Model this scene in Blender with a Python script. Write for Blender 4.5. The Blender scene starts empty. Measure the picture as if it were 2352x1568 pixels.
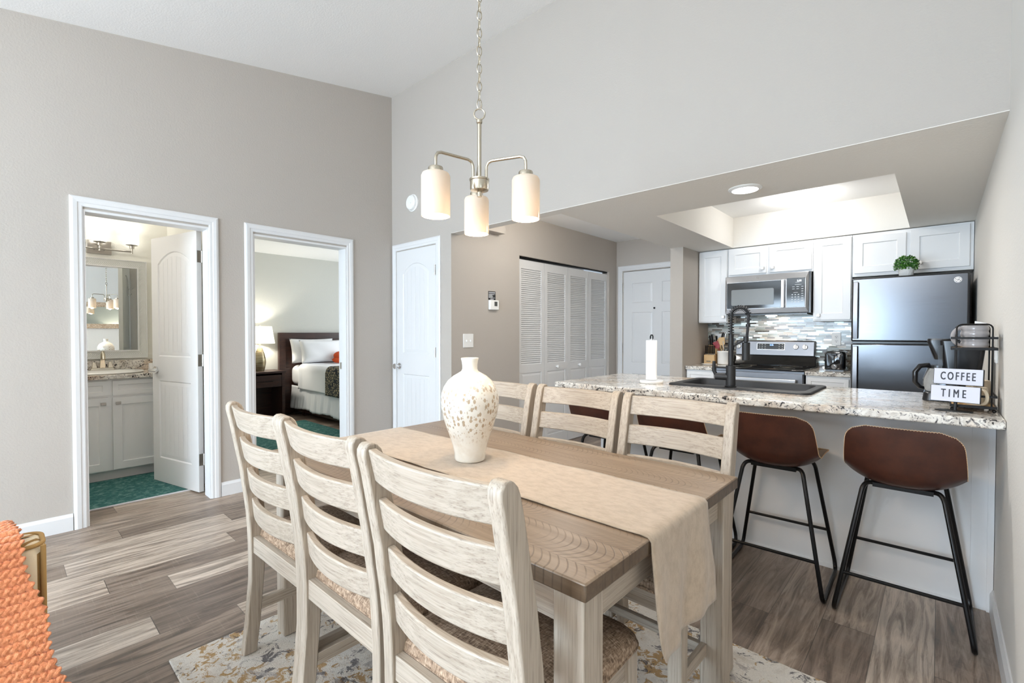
import bpy, bmesh, math, random
from mathutils import Vector, Matrix
PI = math.pi
C = bpy.context.scene.collection
SC = bpy.context.scene

# ------------------------------------------------------------------ camera
cd = bpy.data.cameras.new('camera'); cam = bpy.data.objects.new('camera', cd); C.objects.link(cam)
cd.sensor_width = 36.0; cd.sensor_fit = 'HORIZONTAL'; cd.lens = 1077.393 / 2352 * 36.0
cd.clip_start = 0.02; cd.clip_end = 60
fw = Vector((-0.67347429, 0.73900272, -0.01753163)); rt = Vector((0.739113195, 0.673581187, 0.000262297)); up = Vector((-0.01200282, 0.01278121, 0.99984627))
cam.matrix_world = Matrix(((rt.x, up.x, -fw.x, 0), (rt.y, up.y, -fw.y, 0), (rt.z, up.z, -fw.z, 1.242), (0, 0, 0, 1)))
SC.camera = cam

# ------------------------------------------------------------------ world, view, daylight
SC.view_settings.view_transform = 'Standard'; SC.view_settings.look = 'None'
SC.view_settings.gamma = 1.0; SC.view_settings.use_curve_mapping = False
SC.view_settings.exposure = 0.17
SC.cycles.use_denoising = True
SC.cycles.max_bounces = 12; SC.cycles.diffuse_bounces = 9; SC.cycles.glossy_bounces = 4
SC.cycles.transmission_bounces = 4; SC.cycles.sample_clamp_indirect = 6.0
SC.cycles.caustics_reflective = False; SC.cycles.caustics_refractive = False
w = bpy.data.worlds.new('sky'); SC.world = w; w.use_nodes = True
bg = w.node_tree.nodes['Background']; bg.inputs[0].default_value = (0.72, 0.85, 1.0, 1); bg.inputs[1].default_value = 1.0

def area(name, loc, rot, sx, sy, power, col):
    l = bpy.data.lights.new(name, 'AREA'); l.shape = 'RECTANGLE'; l.size = sx; l.size_y = sy; l.energy = power; l.color = col
    o = bpy.data.objects.new(name, l); C.objects.link(o); o.location = loc; o.rotation_euler = rot; return o
def point(name, loc, power, col, r=0.03):
    l = bpy.data.lights.new(name, 'POINT'); l.energy = power; l.color = col; l.shadow_soft_size = r
    o = bpy.data.objects.new(name, l); C.objects.link(o); o.location = loc; return o
DAY = (0.66, 0.83, 1.0)
# daylight outside the patio door; fill outside the added side and bedroom windows
area('daylight_patio', (-2.14, -4.15, 1.1), (PI/2, 0, 0), 2.7, 2.08, 330, DAY)
area('fill_daylight_side', (-4.35, -2.3, 1.5), (PI/2, 0, -PI/2), 2.2, 1.6, 90, DAY)
# unseen uplight added behind the camera, bounced off the sloped ceiling as fill
area('fill_uplight', (-1.1, -2.9, 1.83), (PI, 0, 0), 0.3, 0.3, 142, (0.97, 0.98, 1.0))
area('fill_daylight_bedroom', (-5.6, 5.35, 1.4), (-PI/2, 0, 0), 1.8, 1.5, 62, (0.9, 0.96, 1.0))  # fill through the added bedroom window
WARM = (1.0, 0.75, 0.50)
COOL = (1.0, 0.96, 0.90)

# ------------------------------------------------------------------ node helpers
def lin(r, g, b):
    f = lambda c: (c/255/12.92) if c/255 <= 0.04045 else ((c/255+0.055)/1.055)**2.4
    return (f(r), f(g), f(b), 1)
class NT:
    def __init__(s, name):
        s.m = bpy.data.materials.new(name); s.m.use_nodes = True; s.t = s.m.node_tree
        s.b = s.t.nodes['Principled BSDF']; s._tc = None
    def n(s, typ, ins=None, **props):
        nd = s.t.nodes.new(typ)
        for k, v in props.items(): setattr(nd, k, v)
        for k, v in (ins or {}).items():
            s.set(nd.inputs[k], v)
        return nd
    def set(s, sock, v):
        if isinstance(v, bpy.types.NodeSocket): s.t.links.new(v, sock)
        else: sock.default_value = v
    def M(s, op, a, b=0.0, c=0.0):
        nd = s.n('ShaderNodeMath', operation=op); s.set(nd.inputs[0], a); s.set(nd.inputs[1], b); s.set(nd.inputs[2], c); return nd.outputs[0]
    def obj(s):
        if not s._tc: s._tc = s.n('ShaderNodeTexCoord')
        return s._tc.outputs['Object']
    def xyz(s, v=None):
        nd = s.n('ShaderNodeSeparateXYZ', {0: v or s.obj()}); return nd.outputs
    def vec(s, x, y, z):
        return s.n('ShaderNodeCombineXYZ', {0: x, 1: y, 2: z}).outputs[0]
    def map(s, v, scale=(1,1,1), loc=(0,0,0), rot=(0,0,0)):
        nd = s.n('ShaderNodeMapping', {0: v}); nd.inputs['Scale'].default_value = scale; nd.inputs['Location'].default_value = loc; nd.inputs['Rotation'].default_value = rot
        return nd.outputs[0]
    def noise(s, v, scale, detail=3, rough=0.55, dist=0.0):
        nd = s.n('ShaderNodeTexNoise', {'Vector': v, 'Scale': scale, 'Detail': detail, 'Roughness': rough, 'Distortion': dist}); return nd.outputs['Fac']
    def vor(s, v, scale, feature='F1', rnd=1.0, out='Distance'):
        nd = s.n('ShaderNodeTexVoronoi', {'Vector': v, 'Scale': scale, 'Randomness': rnd}, feature=feature); return nd.outputs[out]
    def white(s, v, out='Value'):
        return s.n('ShaderNodeTexWhiteNoise', {'Vector': v}, noise_dimensions='3D').outputs[out]
    def ramp(s, fac, stops, interp='LINEAR'):
        nd = s.n('ShaderNodeValToRGB', {0: fac}); cr = nd.color_ramp; cr.interpolation = interp
        while len(cr.elements) < len(stops): cr.elements.new(0.5)
        for e, (p, col) in zip(cr.elements, stops):
            e.position = p; e.color = col if len(col) == 4 else (*col, 1)
        return nd.outputs[0]
    def mix(s, f, a, b, typ='MIX'):
        nd = s.n('ShaderNodeMix', data_type='RGBA', blend_type=typ)
        s.set(nd.inputs[0], f); s.set(nd.inputs[6], a); s.set(nd.inputs[7], b); return nd.outputs[2]
    def sstep(s, x, lo, hi):
        nd = s.n('ShaderNodeMapRange', {0: x, 1: lo, 2: hi, 3: 0.0, 4: 1.0}, interpolation_type='SMOOTHSTEP'); return nd.outputs[0]
    def bump(s, h, strength=0.3, dist=0.01):
        nd = s.n('ShaderNodeBump', {'Height': h, 'Strength': strength, 'Distance': dist}); s.t.links.new(nd.outputs[0], s.b.inputs['Normal'])
    def out(s, col=None, rough=None, metal=None, **kw):
        if col is not None: s.set(s.b.inputs['Base Color'], col)
        if rough is not None: s.set(s.b.inputs['Roughness'], rough)
        if metal is not None: s.set(s.b.inputs['Metallic'], metal)
        for k, v in kw.items(): s.set(s.b.inputs[k.replace('_', ' ')], v)
        return s.m
MAT = {}
def plain(name, col, rough=0.5, metal=0.0, **kw):
    t = NT(name); MAT[name] = t.out(col, rough, metal, **kw); return MAT[name]

# ------------------------------------------------------------------ materials
def wall_mat(name, col):
    t = NT(name); v = t.obj()
    h = t.noise(v, 90, 3, 0.6)
    t.bump(h, 0.35, 0.004); MAT[name] = t.out(col, 0.85)
wall_mat('wall_paint', lin(181, 174, 166))
wall_mat('brightened_wall_paint', lin(216, 213, 207))  # wall paint lightened for the right wall, making up for missing light
wall_mat('brightened_soffit_paint', lin(234, 231, 225))  # wall colour lightened to offset dim light on the soffit
wall_mat('ceiling_paint', lin(246, 246, 245))
wall_mat('bath_paint', lin(232, 231, 224))
wall_mat('bedroom_paint', lin(200, 200, 194))
plain('white_trim', lin(224, 224, 224), 0.35)
plain('white_cabinet', lin(236, 236, 236), 0.32)
plain('white_plastic', lin(240, 240, 238), 0.35)
plain('white_ceramic', lin(240, 239, 235), 0.12)
plain('paper_white', lin(244, 244, 243), 0.9)
plain('black_metal', lin(24, 22, 21), 0.32, 0.6)
plain('black_matte', lin(26, 26, 28), 0.5)
plain('black_gloss', lin(8, 9, 12), 0.08, 0.0, IOR=1.6)
plain('black_plastic', lin(16, 16, 18), 0.22)
plain('dark_gap', lin(12, 12, 12), 0.9)
plain('chrome', lin(225, 225, 225), 0.08, 1.0)
plain('nickel', lin(196, 187, 170), 0.25, 1.0)
plain('satin_nickel', lin(196, 192, 186), 0.3, 1.0)
plain('mirror_glass', lin(235, 238, 236), 0.0, 1.0)
plain('dark_text', lin(28, 26, 40), 0.5)
plain('white_text', lin(225, 228, 232), 0.5)
plain('display_grey', lin(72, 74, 72), 0.3)
plain('thread', lin(214, 180, 140), 0.8)
plain('light_wood', lin(214, 178, 128), 0.5)
plain('orange_fabric', lin(190, 74, 30), 0.9)
plain('red_silicone', lin(150, 30, 34), 0.4)
plain('grey_mug', lin(150, 146, 146), 0.12)
plain('cream_mug', lin(214, 198, 172), 0.3)
plain('soil', lin(60, 45, 32), 0.9)
plain('sign_white', lin(205, 205, 214), 0.5)
plain('sheet_white', lin(226, 227, 230), 0.85)
plain('slate_curtain', lin(64, 68, 76), 0.95)
plain('leather_inner', lin(150, 124, 96), 0.5)
def emis(name, col, e):
    t = NT(name); t.set(t.b.inputs['Emission Color'], col); t.b.inputs['Emission Strength'].default_value = e
    MAT[name] = t.out((0.8, 0.8, 0.8, 1), 0.5)
emis('bulb_warm', (1.0, 0.86, 0.66, 1), 12.0)
emis('bulb_white', (1.0, 0.97, 0.92, 1), 14.0)
emis('blue_digits', (0.05, 0.25, 1.0, 1), 5.0)
emis('white_digits', (0.8, 0.9, 1.0, 1), 2.0)
def frosted(name, col, tr, e, ecol):
    t = NT(name); nt = t.t
    tl = t.n('ShaderNodeBsdfTranslucent', {0: col}); df = t.n('ShaderNodeBsdfDiffuse', {0: col}); gl = t.n('ShaderNodeBsdfGlossy', {0: (1,1,1,1), 1: 0.15})
    m1 = t.n('ShaderNodeMixShader', {0: tr, 1: df.outputs[0], 2: tl.outputs[0]})
    m2 = t.n('ShaderNodeMixShader', {0: 0.05, 1: m1.outputs[0], 2: gl.outputs[0]})
    em = t.n('ShaderNodeEmission', {0: ecol, 1: e}); ad = t.n('ShaderNodeAddShader', {0: m2.outputs[0], 1: em.outputs[0]})
    nt.links.new(ad.outputs[0], nt.nodes['Material Output'].inputs[0]); MAT[name] = t.m
frosted('frosted_glass', (0.66, 0.59, 0.50, 1), 0.24, 0.10, (1.0, 0.84, 0.66, 1))
frosted('frosted_white', (0.9, 0.9, 0.88, 1), 0.6, 0.8, (1.0, 0.96, 0.9, 1))
frosted('lamp_fabric', (0.9, 0.88, 0.82, 1), 0.5, 0.35, (1.0, 0.93, 0.8, 1))
t = NT('carafe_glass'); t.b.inputs['Transmission Weight'].default_value = 0.9; MAT['carafe_glass'] = t.out((0.75, 0.8, 0.85, 1), 0.05)

# stainless: brushed
def steel(name, col, rough, sc):
    t = NT(name); h = t.noise(t.map(t.obj(), sc), 1.0, 2, 0.5)
    r = t.n('ShaderNodeMapRange', {0: h, 1: 0.3, 2: 0.7, 3: rough - 0.015, 4: rough + 0.02}).outputs[0]
    MAT[name] = t.out(col, r, 1.0)
steel('stainless_light', lin(196, 196, 198), 0.32, (4, 4, 700))
steel('stainless_mid', lin(128, 129, 133), 0.34, (4, 4, 700))
steel('stainless', lin(96, 98, 102), 0.20, (4, 4, 700))
steel('stainless_dark', lin(112, 114, 118), 0.3, (700, 4, 4))

# vinyl plank floor, boards along y
t = NT('floor_planks'); X, Y, Z = t.xyz()
row = t.M('FLOOR', t.M('DIVIDE', X, 0.182)); off = t.M('MULTIPLY', t.white(t.vec(row, 3.3, 1.7)), 7.0)
yy = t.M('ADD', t.M('DIVIDE', Y, 1.22), off); col_i = t.M('FLOOR', yy)
h1 = t.white(t.vec(row, col_i, 0.5)); h2 = t.white(t.vec(col_i, row, 9.5))
sh = t.M('MULTIPLY', h2, 30.0)
gv = t.vec(t.M('ADD', t.M('MULTIPLY', X, 16.0), sh), t.M('ADD', t.M('MULTIPLY', Y, 1.4), sh), h1)
g1 = t.noise(gv, 1.6, 6, 0.65, 1.2)
g2 = t.noise(t.vec(t.M('ADD', t.M('MULTIPLY', X, 60.0), sh), t.M('MULTIPLY', Y, 3.0), h2), 1.5, 4, 0.7, 0.4)
saw = t.noise(t.vec(t.M('MULTIPLY', X, 6.0), t.M('MULTIPLY', Y, 150.0), h1), 1.0, 2, 0.5)
base = t.ramp(h1, [(0.0, lin(116, 104, 94)), (0.3, lin(146, 132, 120)), (0.6, lin(164, 150, 137)), (0.82, lin(182, 170, 157)), (1.0, lin(192, 181, 169))])
grain = t.ramp(g1, [(0.28, lin(58, 48, 42)), (0.42, lin(150, 141, 134)), (0.55, lin(214, 210, 206)), (0.72, lin(255, 252, 250))])
c1 = t.mix(0.85, base, grain, 'MULTIPLY')
c2 = t.mix(t.M('MULTIPLY', t.sstep(g2, 0.54, 0.70), 0.5), c1, lin(78, 66, 58))
c3 = t.mix(t.M('MULTIPLY', t.sstep(saw, 0.58, 0.78), 0.07), c2, lin(205, 195, 180))
fx = t.M('FRACT', t.M('DIVIDE', X, 0.182)); fy = t.M('FRACT', yy)
seam = t.M('MAXIMUM', t.M('LESS_THAN', fx, 0.012), t.M('LESS_THAN', fy, 0.0022))
c4 = t.mix(t.M('MULTIPLY', seam, 0.75), c3, lin(50, 44, 40))
t.bump(t.M('SUBTRACT', t.M('MULTIPLY', g2, 0.4), seam), 0.12, 0.002)
MAT['floor_planks'] = t.out(t.mix(1.0, c4, (1.3, 1.27, 1.25, 1), 'MULTIPLY'), t.M('ADD', 0.28, t.M('MULTIPLY', g1, 0.2)))

# whitewashed wood, grain along a chosen axis
def wash(name, axis, base=(180, 168, 153), dark=(112, 98, 86)):
    t = NT(name); sc = [140, 140, 140]; sc[axis] = 3.2
    inf = t.n('ShaderNodeObjectInfo'); rnd = t.M('MULTIPLY', inf.outputs['Random'], 20.0)
    v = t.n('ShaderNodeVectorMath', {0: t.map(t.obj(), sc), 1: t.vec(rnd, rnd, rnd)}, operation='ADD').outputs[0]
    a = t.noise(v, 1.0, 4, 0.6, 0.3); sc2 = [430, 430, 430]; sc2[axis] = 11
    b = t.noise(t.map(t.obj(), sc2), 1.0, 2, 0.6)
    c = t.mix(t.sstep(a, 0.35, 0.7), lin(*base), lin(base[0]-20, base[1]-21, base[2]-22))
    c = t.mix(t.M('MULTIPLY', t.sstep(b, 0.525, 0.68), t.M("MULTIPLY", t.sstep(a, 0.3, 0.62), 0.6)), c, lin(*dark))
    t.bump(b, 0.12, 0.002); MAT[name] = t.out(c, 0.5)
wash('wash_x', 0); wash('wash_y', 1); wash('wash_z', 2)
# table top boards along x with curved saw marks
t = NT('table_boards'); X, Y, Z = t.xyz()
u = t.M('ADD', t.M('DIVIDE', Y, 0.118), 0.37); bi = t.M('FLOOR', u); vv = t.M('SUBTRACT', t.M('FRACT', u), 0.5)
hb = t.white(t.vec(bi, 1.5, 2.5)); arc = t.M('MULTIPLY', t.M('MULTIPLY', vv, vv), t.M('ADD', 3.0, t.M('MULTIPLY', hb, 9.0)))
ph = t.M('ADD', t.M('MULTIPLY', X, t.M('ADD', 38.0, t.M('MULTIPLY', hb, 16.0))), t.M('ADD', arc, t.M('MULTIPLY', hb, 9.0)))
ph = t.M('ADD', ph, t.M('MULTIPLY', t.noise(t.map(t.obj(), (2, 2, 2)), 1.0, 2), 1.2))
ln = t.M('ABSOLUTE', t.M('SUBTRACT', t.M('FRACT', ph), 0.5))
line = t.M('SUBTRACT', 1.0, t.sstep(ln, 0.03, 0.13))
amt = t.M('MULTIPLY', line, t.sstep(t.noise(t.map(t.obj(), (5, 12, 5)), 1.0, 3), 0.35, 0.6))
gr = t.noise(t.map(t.obj(), (4, 60, 60)), 1.0, 4, 0.6)
c = t.mix(t.sstep(gr, 0.3, 0.75), lin(152, 131, 109), lin(124, 104, 84))
c = t.mix(t.M('MULTIPLY', hb, 0.25), c, lin(114, 96, 78))
c = t.mix(t.M('MULTIPLY', amt, 0.62), c, lin(84, 66, 50))
seam = t.M('GREATER_THAN', t.M('ABSOLUTE', vv), 0.492)
c = t.mix(t.M('MULTIPLY', seam, 0.5), c, lin(90, 74, 58))
t.bump(t.M('SUBTRACT', 1.0, t.M('MAXIMUM', amt, seam)), 0.25, 0.001)
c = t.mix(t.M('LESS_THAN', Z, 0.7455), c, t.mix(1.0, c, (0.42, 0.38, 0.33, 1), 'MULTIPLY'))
MAT['table_boards'] = t.out(c, 0.36)
# runner suede
t = NT('suede'); a = t.noise(t.map(t.obj(), (26, 44, 30)), 1.0, 6, 0.7); b = t.noise(t.obj(), 400, 2)
c = t.mix(t.sstep(a, 0.35, 0.7), lin(186, 168, 147), lin(168, 150, 129))
t.bump(b, 0.2, 0.001); MAT['suede'] = t.out(c, 0.95, 0, Sheen_Weight=0.3)
# woven seat fabric
t = NT('seat_fabric'); X, Y, Z = t.xyz()
wv = t.M('MULTIPLY', t.M('SINE', t.M('MULTIPLY', X, 1500)), t.M('SINE', t.M('MULTIPLY', Y, 1500)))
a = t.noise(t.map(t.obj(), (60, 300, 60)), 1.0, 3); b = t.noise(t.map(t.obj(), (300, 60, 60)), 1.0, 3)
ab = t.M('MULTIPLY', t.M('ADD', a, b), 0.5)
c = t.ramp(ab, [(0.36, lin(96, 76, 60)), (0.5, lin(150, 126, 104)), (0.64, lin(196, 172, 148))])
t.bump(t.M('ADD', ab, t.M('MULTIPLY', wv, 0.15)), 0.5, 0.002); MAT['seat_fabric'] = t.out(c, 0.95)
# brown leather
t = NT('leather'); a = t.noise(t.obj(), 14, 4, 0.6); b = t.noise(t.obj(), 350, 2)
c = t.mix(t.sstep(a, 0.3, 0.75), lin(72, 39, 27), lin(54, 29, 22))
t.bump(b, 0.08, 0.001); MAT['leather'] = t.out(c, 0.33)
# granite
def granite(name, stretch):
    t = NT(name); v = t.map(t.obj(), stretch)
    a = t.noise(v, 9, 6, 0.62, 1.6); b = t.noise(v, 34, 5, 0.65, 2.2); d = t.noise(v, 5, 3, 0.5); e = t.noise(v, 90, 3, 0.6)
    c = t.mix(t.sstep(a, 0.4, 0.62), lin(236, 232, 224), lin(196, 188, 178))
    c = t.mix(t.M('MULTIPLY', t.sstep(d, 0.5, 0.68), 0.55), c, lin(200, 170, 138))
    c = t.mix(t.M('MULTIPLY', t.sstep(b, 0.53, 0.6), 0.85), c, lin(96, 92, 94))
    c = t.mix(t.M('MULTIPLY', t.sstep(t.M('MULTIPLY', b, t.M('ADD', a, 0.5)), 0.585, 0.64), 0.95), c, lin(34, 32, 34))
    c = t.mix(t.M('MULTIPLY', t.sstep(e, 0.6, 0.7), 0.35), c, lin(70, 66, 66))
    MAT[name] = t.out(c, 0.1, 0, Specular_IOR_Level=0.6)
granite('granite', (1, 1, 1))
# mosaic backsplash in the xz plane
t = NT('mosaic'); X, Y, Z = t.xyz()
rz = t.M('DIVIDE', Z, 0.0165); ri = t.M('FLOOR', rz); fr = t.M('FRACT', rz)
o = t.M('MULTIPLY', t.white(t.vec(ri, 4.1, 0)), 11.0); L = t.M('ADD', 9.0, t.M('MULTIPLY', t.white(t.vec(ri, 8.2, 1)), 6.0))
cx = t.M('ADD', t.M('MULTIPLY', X, L), o); ci = t.M('FLOOR', cx); fc = t.M('FRACT', cx)
hh = t.white(t.vec(ri, ci, 2.0)); h3 = t.white(t.vec(ci, ri, 5.0))
c = t.ramp(hh, [(0.0, lin(92, 88, 82)), (0.16, lin(128, 118, 108)), (0.3, lin(150, 158, 154)), (0.5, lin(176, 182, 176)), (0.68, lin(198, 190, 176)), (0.84, lin(206, 208, 204))], 'CONSTANT')
g = t.M('MAXIMUM', t.M('LESS_THAN', fr, 0.1), t.M('LESS_THAN', fc, 0.018))
c = t.mix(g, c, lin(196, 194, 188))
t.bump(t.M('ADD', t.M('MULTIPLY', t.M('SUBTRACT', 1.0, g), 1.0), t.M('MULTIPLY', h3, 0.5)), 0.5, 0.0015)
MAT['mosaic'] = t.out(c, t.M('ADD', t.M('MULTIPLY', g, 0.6), t.M('ADD', 0.06, t.M('MULTIPLY', h3, 0.2))), t.M('MULTIPLY', t.M('GREATER_THAN', h3, 0.72), 0.6))
# speckled vase glaze
t = NT('speckle_glaze'); X, Y, Z = t.xyz()
v1 = t.map(t.obj(), (1.15, 1.15, 0.75)); n = t.noise(t.obj(), 20, 3)
d1 = t.vor(v1, 62, out='Distance'); r1 = t.vor(v1, 62, out='Color'); rr = t.xyz(r1)[0]
d2 = t.vor(t.map(v1, (1, 1, 1), (3.3, 1.1, 2.2)), 130); r2 = t.xyz(t.vor(t.map(v1, (1, 1, 1), (3.3, 1.1, 2.2)), 130, out='Color'))[0]
zone = t.M('MULTIPLY', t.sstep(Z, 0.06, 0.13), t.M('SUBTRACT', 1.0, t.sstep(Z, 0.255, 0.315)))
k1 = t.M('MULTIPLY', t.M('SUBTRACT', 1.0, t.sstep(d1, 0.30, 0.40)), t.M('GREATER_THAN', rr, 0.34))
k2 = t.M('MULTIPLY', t.M('SUBTRACT', 1.0, t.sstep(d2, 0.24, 0.36)), t.M('GREATER_THAN', r2, 0.55))
k = t.M('MULTIPLY', t.M('MAXIMUM', k1, t.M('MULTIPLY', k2, 0.7)), t.M('ADD', 0.04, zone))
c = t.mix(t.M('MULTIPLY', t.sstep(n, 0.4, 0.7), 0.5), lin(240, 236, 226), lin(222, 210, 192))
c = t.mix(t.M('MINIMUM', t.M('MULTIPLY', k, 0.8), 1.0), c, lin(176, 150, 118))
t.bump(t.M('SUBTRACT', 1.0, k), 0.5, 0.003); MAT['speckle_glaze'] = t.out(c, 0.14)
# dark wood
t = NT('dark_wood'); a = t.noise(t.map(t.obj(), (30, 4, 30)), 1.0, 4, 0.6, 0.5)
MAT['dark_wood'] = t.out(t.mix(t.sstep(a, 0.3, 0.7), lin(62, 36, 28), lin(40, 22, 18)), 0.35)
# rugs
def rug(name, stops, sc, blot=None):
    t = NT(name); a = t.noise(t.obj(), sc, 5, 0.7, 0.6); p = t.noise(t.obj(), 260, 3, 0.7)
    c = t.ramp(a, stops)
    if blot:
        for s2, lo, hi, col, seed in blot:
            m = t.noise(t.map(t.obj(), (1, 1, 1), (seed, seed*2, 0)), s2, 6, 0.72, 1.0)
            m2 = t.noise(t.map(t.obj(), (1, 1, 1), (seed*3, seed, 0)), s2*0.22, 2, 0.5)
            c = t.mix(t.M('MULTIPLY', t.sstep(t.M('MULTIPLY', m, t.M('ADD', m2, 0.5)), lo, hi), 0.85), c, col)
    c = t.mix(t.M('MULTIPLY', t.sstep(p, 0.3, 0.7), 0.35), c, t.mix(1.0, c, (0.55, 0.52, 0.5, 1), 'MULTIPLY'))
    t.bump(p, 0.9, 0.006); MAT[name] = t.out(c, 0.97)
rug('area_rug', [(0.3, lin(206, 196, 182)), (0.5, lin(232, 226, 216)), (0.7, lin(222, 212, 198))], 5,
    [(24, 0.53, 0.59, lin(176, 134, 66), 1.7), (20, 0.55, 0.61, lin(84, 78, 82), 5.1), (12, 0.57, 0.66, lin(178, 170, 164), 8.3)])
rug('teal_rug', [(0.3, lin(30, 84, 84)), (0.5, lin(52, 112, 108)), (0.68, lin(120, 162, 154))], 26)
# herringbone frame (two slots: vertical and horizontal runs)
def chev(name, vert, cen):
    t = NT(name); X, Y, Z = t.xyz()
    a, b = (Z, Y) if vert else (Y, Z)
    d = t.M('ABSOLUTE', t.M('SUBTRACT', b, cen))
    f = t.M('FRACT', t.M('MULTIPLY', t.M('ADD', a, t.M('MULTIPLY', d, 0.9)), 75.0))
    k = t.sstep(t.M('ABSOLUTE', t.M('SUBTRACT', f, 0.5)), 0.08, 0.3)
    c = t.mix(k, lin(190, 192, 190), lin(226, 227, 224)); t.bump(k, 0.5, 0.002); MAT[name] = t.out(c, 0.5)
# bed throw
t = NT('pebble_throw'); d = t.n('ShaderNodeTexVoronoi', {'Vector': t.map(t.obj(), (1, 1, 1.3)), 'Scale': 24.0}, feature='DISTANCE_TO_EDGE').outputs['Distance']
MAT['pebble_throw'] = t.out(t.mix(t.sstep(d, 0.1, 0.16), lin(22, 30, 40), lin(140, 130, 104)), 0.9)
# lamp body ribs
t = NT('ribbed_bronze'); X, Y, Z = t.xyz(); a = t.noise(t.map(t.obj(), (8, 8, 120)), 1.0, 3)
t.bump(a, 0.5, 0.004); MAT['ribbed_bronze'] = t.out(t.mix(t.sstep(a, 0.3, 0.7), lin(120, 104, 72), lin(160, 150, 124)), 0.3, 0.6)
# knit
t = NT('orange_knit'); a = t.noise(t.obj(), 120, 3, 0.6); b = t.noise(t.obj(), 9, 2)
c = t.mix(t.sstep(a, 0.3, 0.7), lin(192, 112, 70), lin(226, 152, 108)); c = t.mix(t.M('MULTIPLY', t.sstep(b, 0.4, 0.7), 0.4), c, lin(204, 126, 88))
t.bump(a, 0.7, 0.006); MAT['orange_knit'] = t.out(c, 0.95, 0, Sheen_Weight=0.3)
t = NT('stripe_fabric'); X, Y, Z = t.xyz(); f = t.M('FRACT', t.M('ADD', t.M('MULTIPLY', t.M('ADD', X, Y), 21.0), 0.8))
k = t.M('MULTIPLY', t.M('GREATER_THAN', f, 0.55), t.M('LESS_THAN', f, 0.85)); a = t.noise(t.obj(), 300, 2)
t.bump(a, 0.4, 0.002); MAT['stripe_fabric'] = t.out(t.mix(k, lin(226, 212, 184), lin(150, 116, 66)), 0.95)
plain('tan_piping', lin(170, 136, 84), 0.9)
# leaves
t = NT('leaf'); inf = t.noise(t.obj(), 60, 2); MAT['leaf'] = t.out(t.ramp(inf, [(0.35, lin(28, 74, 22)), (0.55, lin(62, 122, 38)), (0.7, lin(116, 168, 60))]), 0.35)
# dimpled pot
t = NT('dimple_pot'); d = t.vor(t.map(t.obj(), (1, 1, 1)), 110, rnd=0.0); t.bump(d, 0.8, 0.004); MAT['dimple_pot'] = t.out(lin(236, 236, 234), 0.5)
# window mesh of microwave
t = NT('oven_window'); d = t.vor(t.obj(), 420, rnd=0.0); MAT['oven_window'] = t.out(t.mix(t.sstep(d, 0.2, 0.5), lin(92, 94, 94), lin(132, 134, 132)), 0.25)
# woodgrain mirror frame on right wall
t = NT('driftwood'); a = t.noise(t.map(t.obj(), (60, 60, 60)), 1.0, 4); MAT['driftwood'] = t.out(t.mix(t.sstep(a, 0.35, 0.65), lin(206, 186, 162), lin(164, 136, 108)), 0.6)
# door plank panel: white paint with v grooves along z (object x)
t = NT('plank_paint'); X, Y, Z = t.xyz(); f = t.M('ABSOLUTE', t.M('SUBTRACT', t.M('FRACT', t.M('DIVIDE', X, 0.066)), 0.5))
t.bump(t.sstep(f, 0.0, 0.06), 0.6, 0.004); MAT['plank_paint'] = t.out(lin(224, 224, 224), 0.35)
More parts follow.
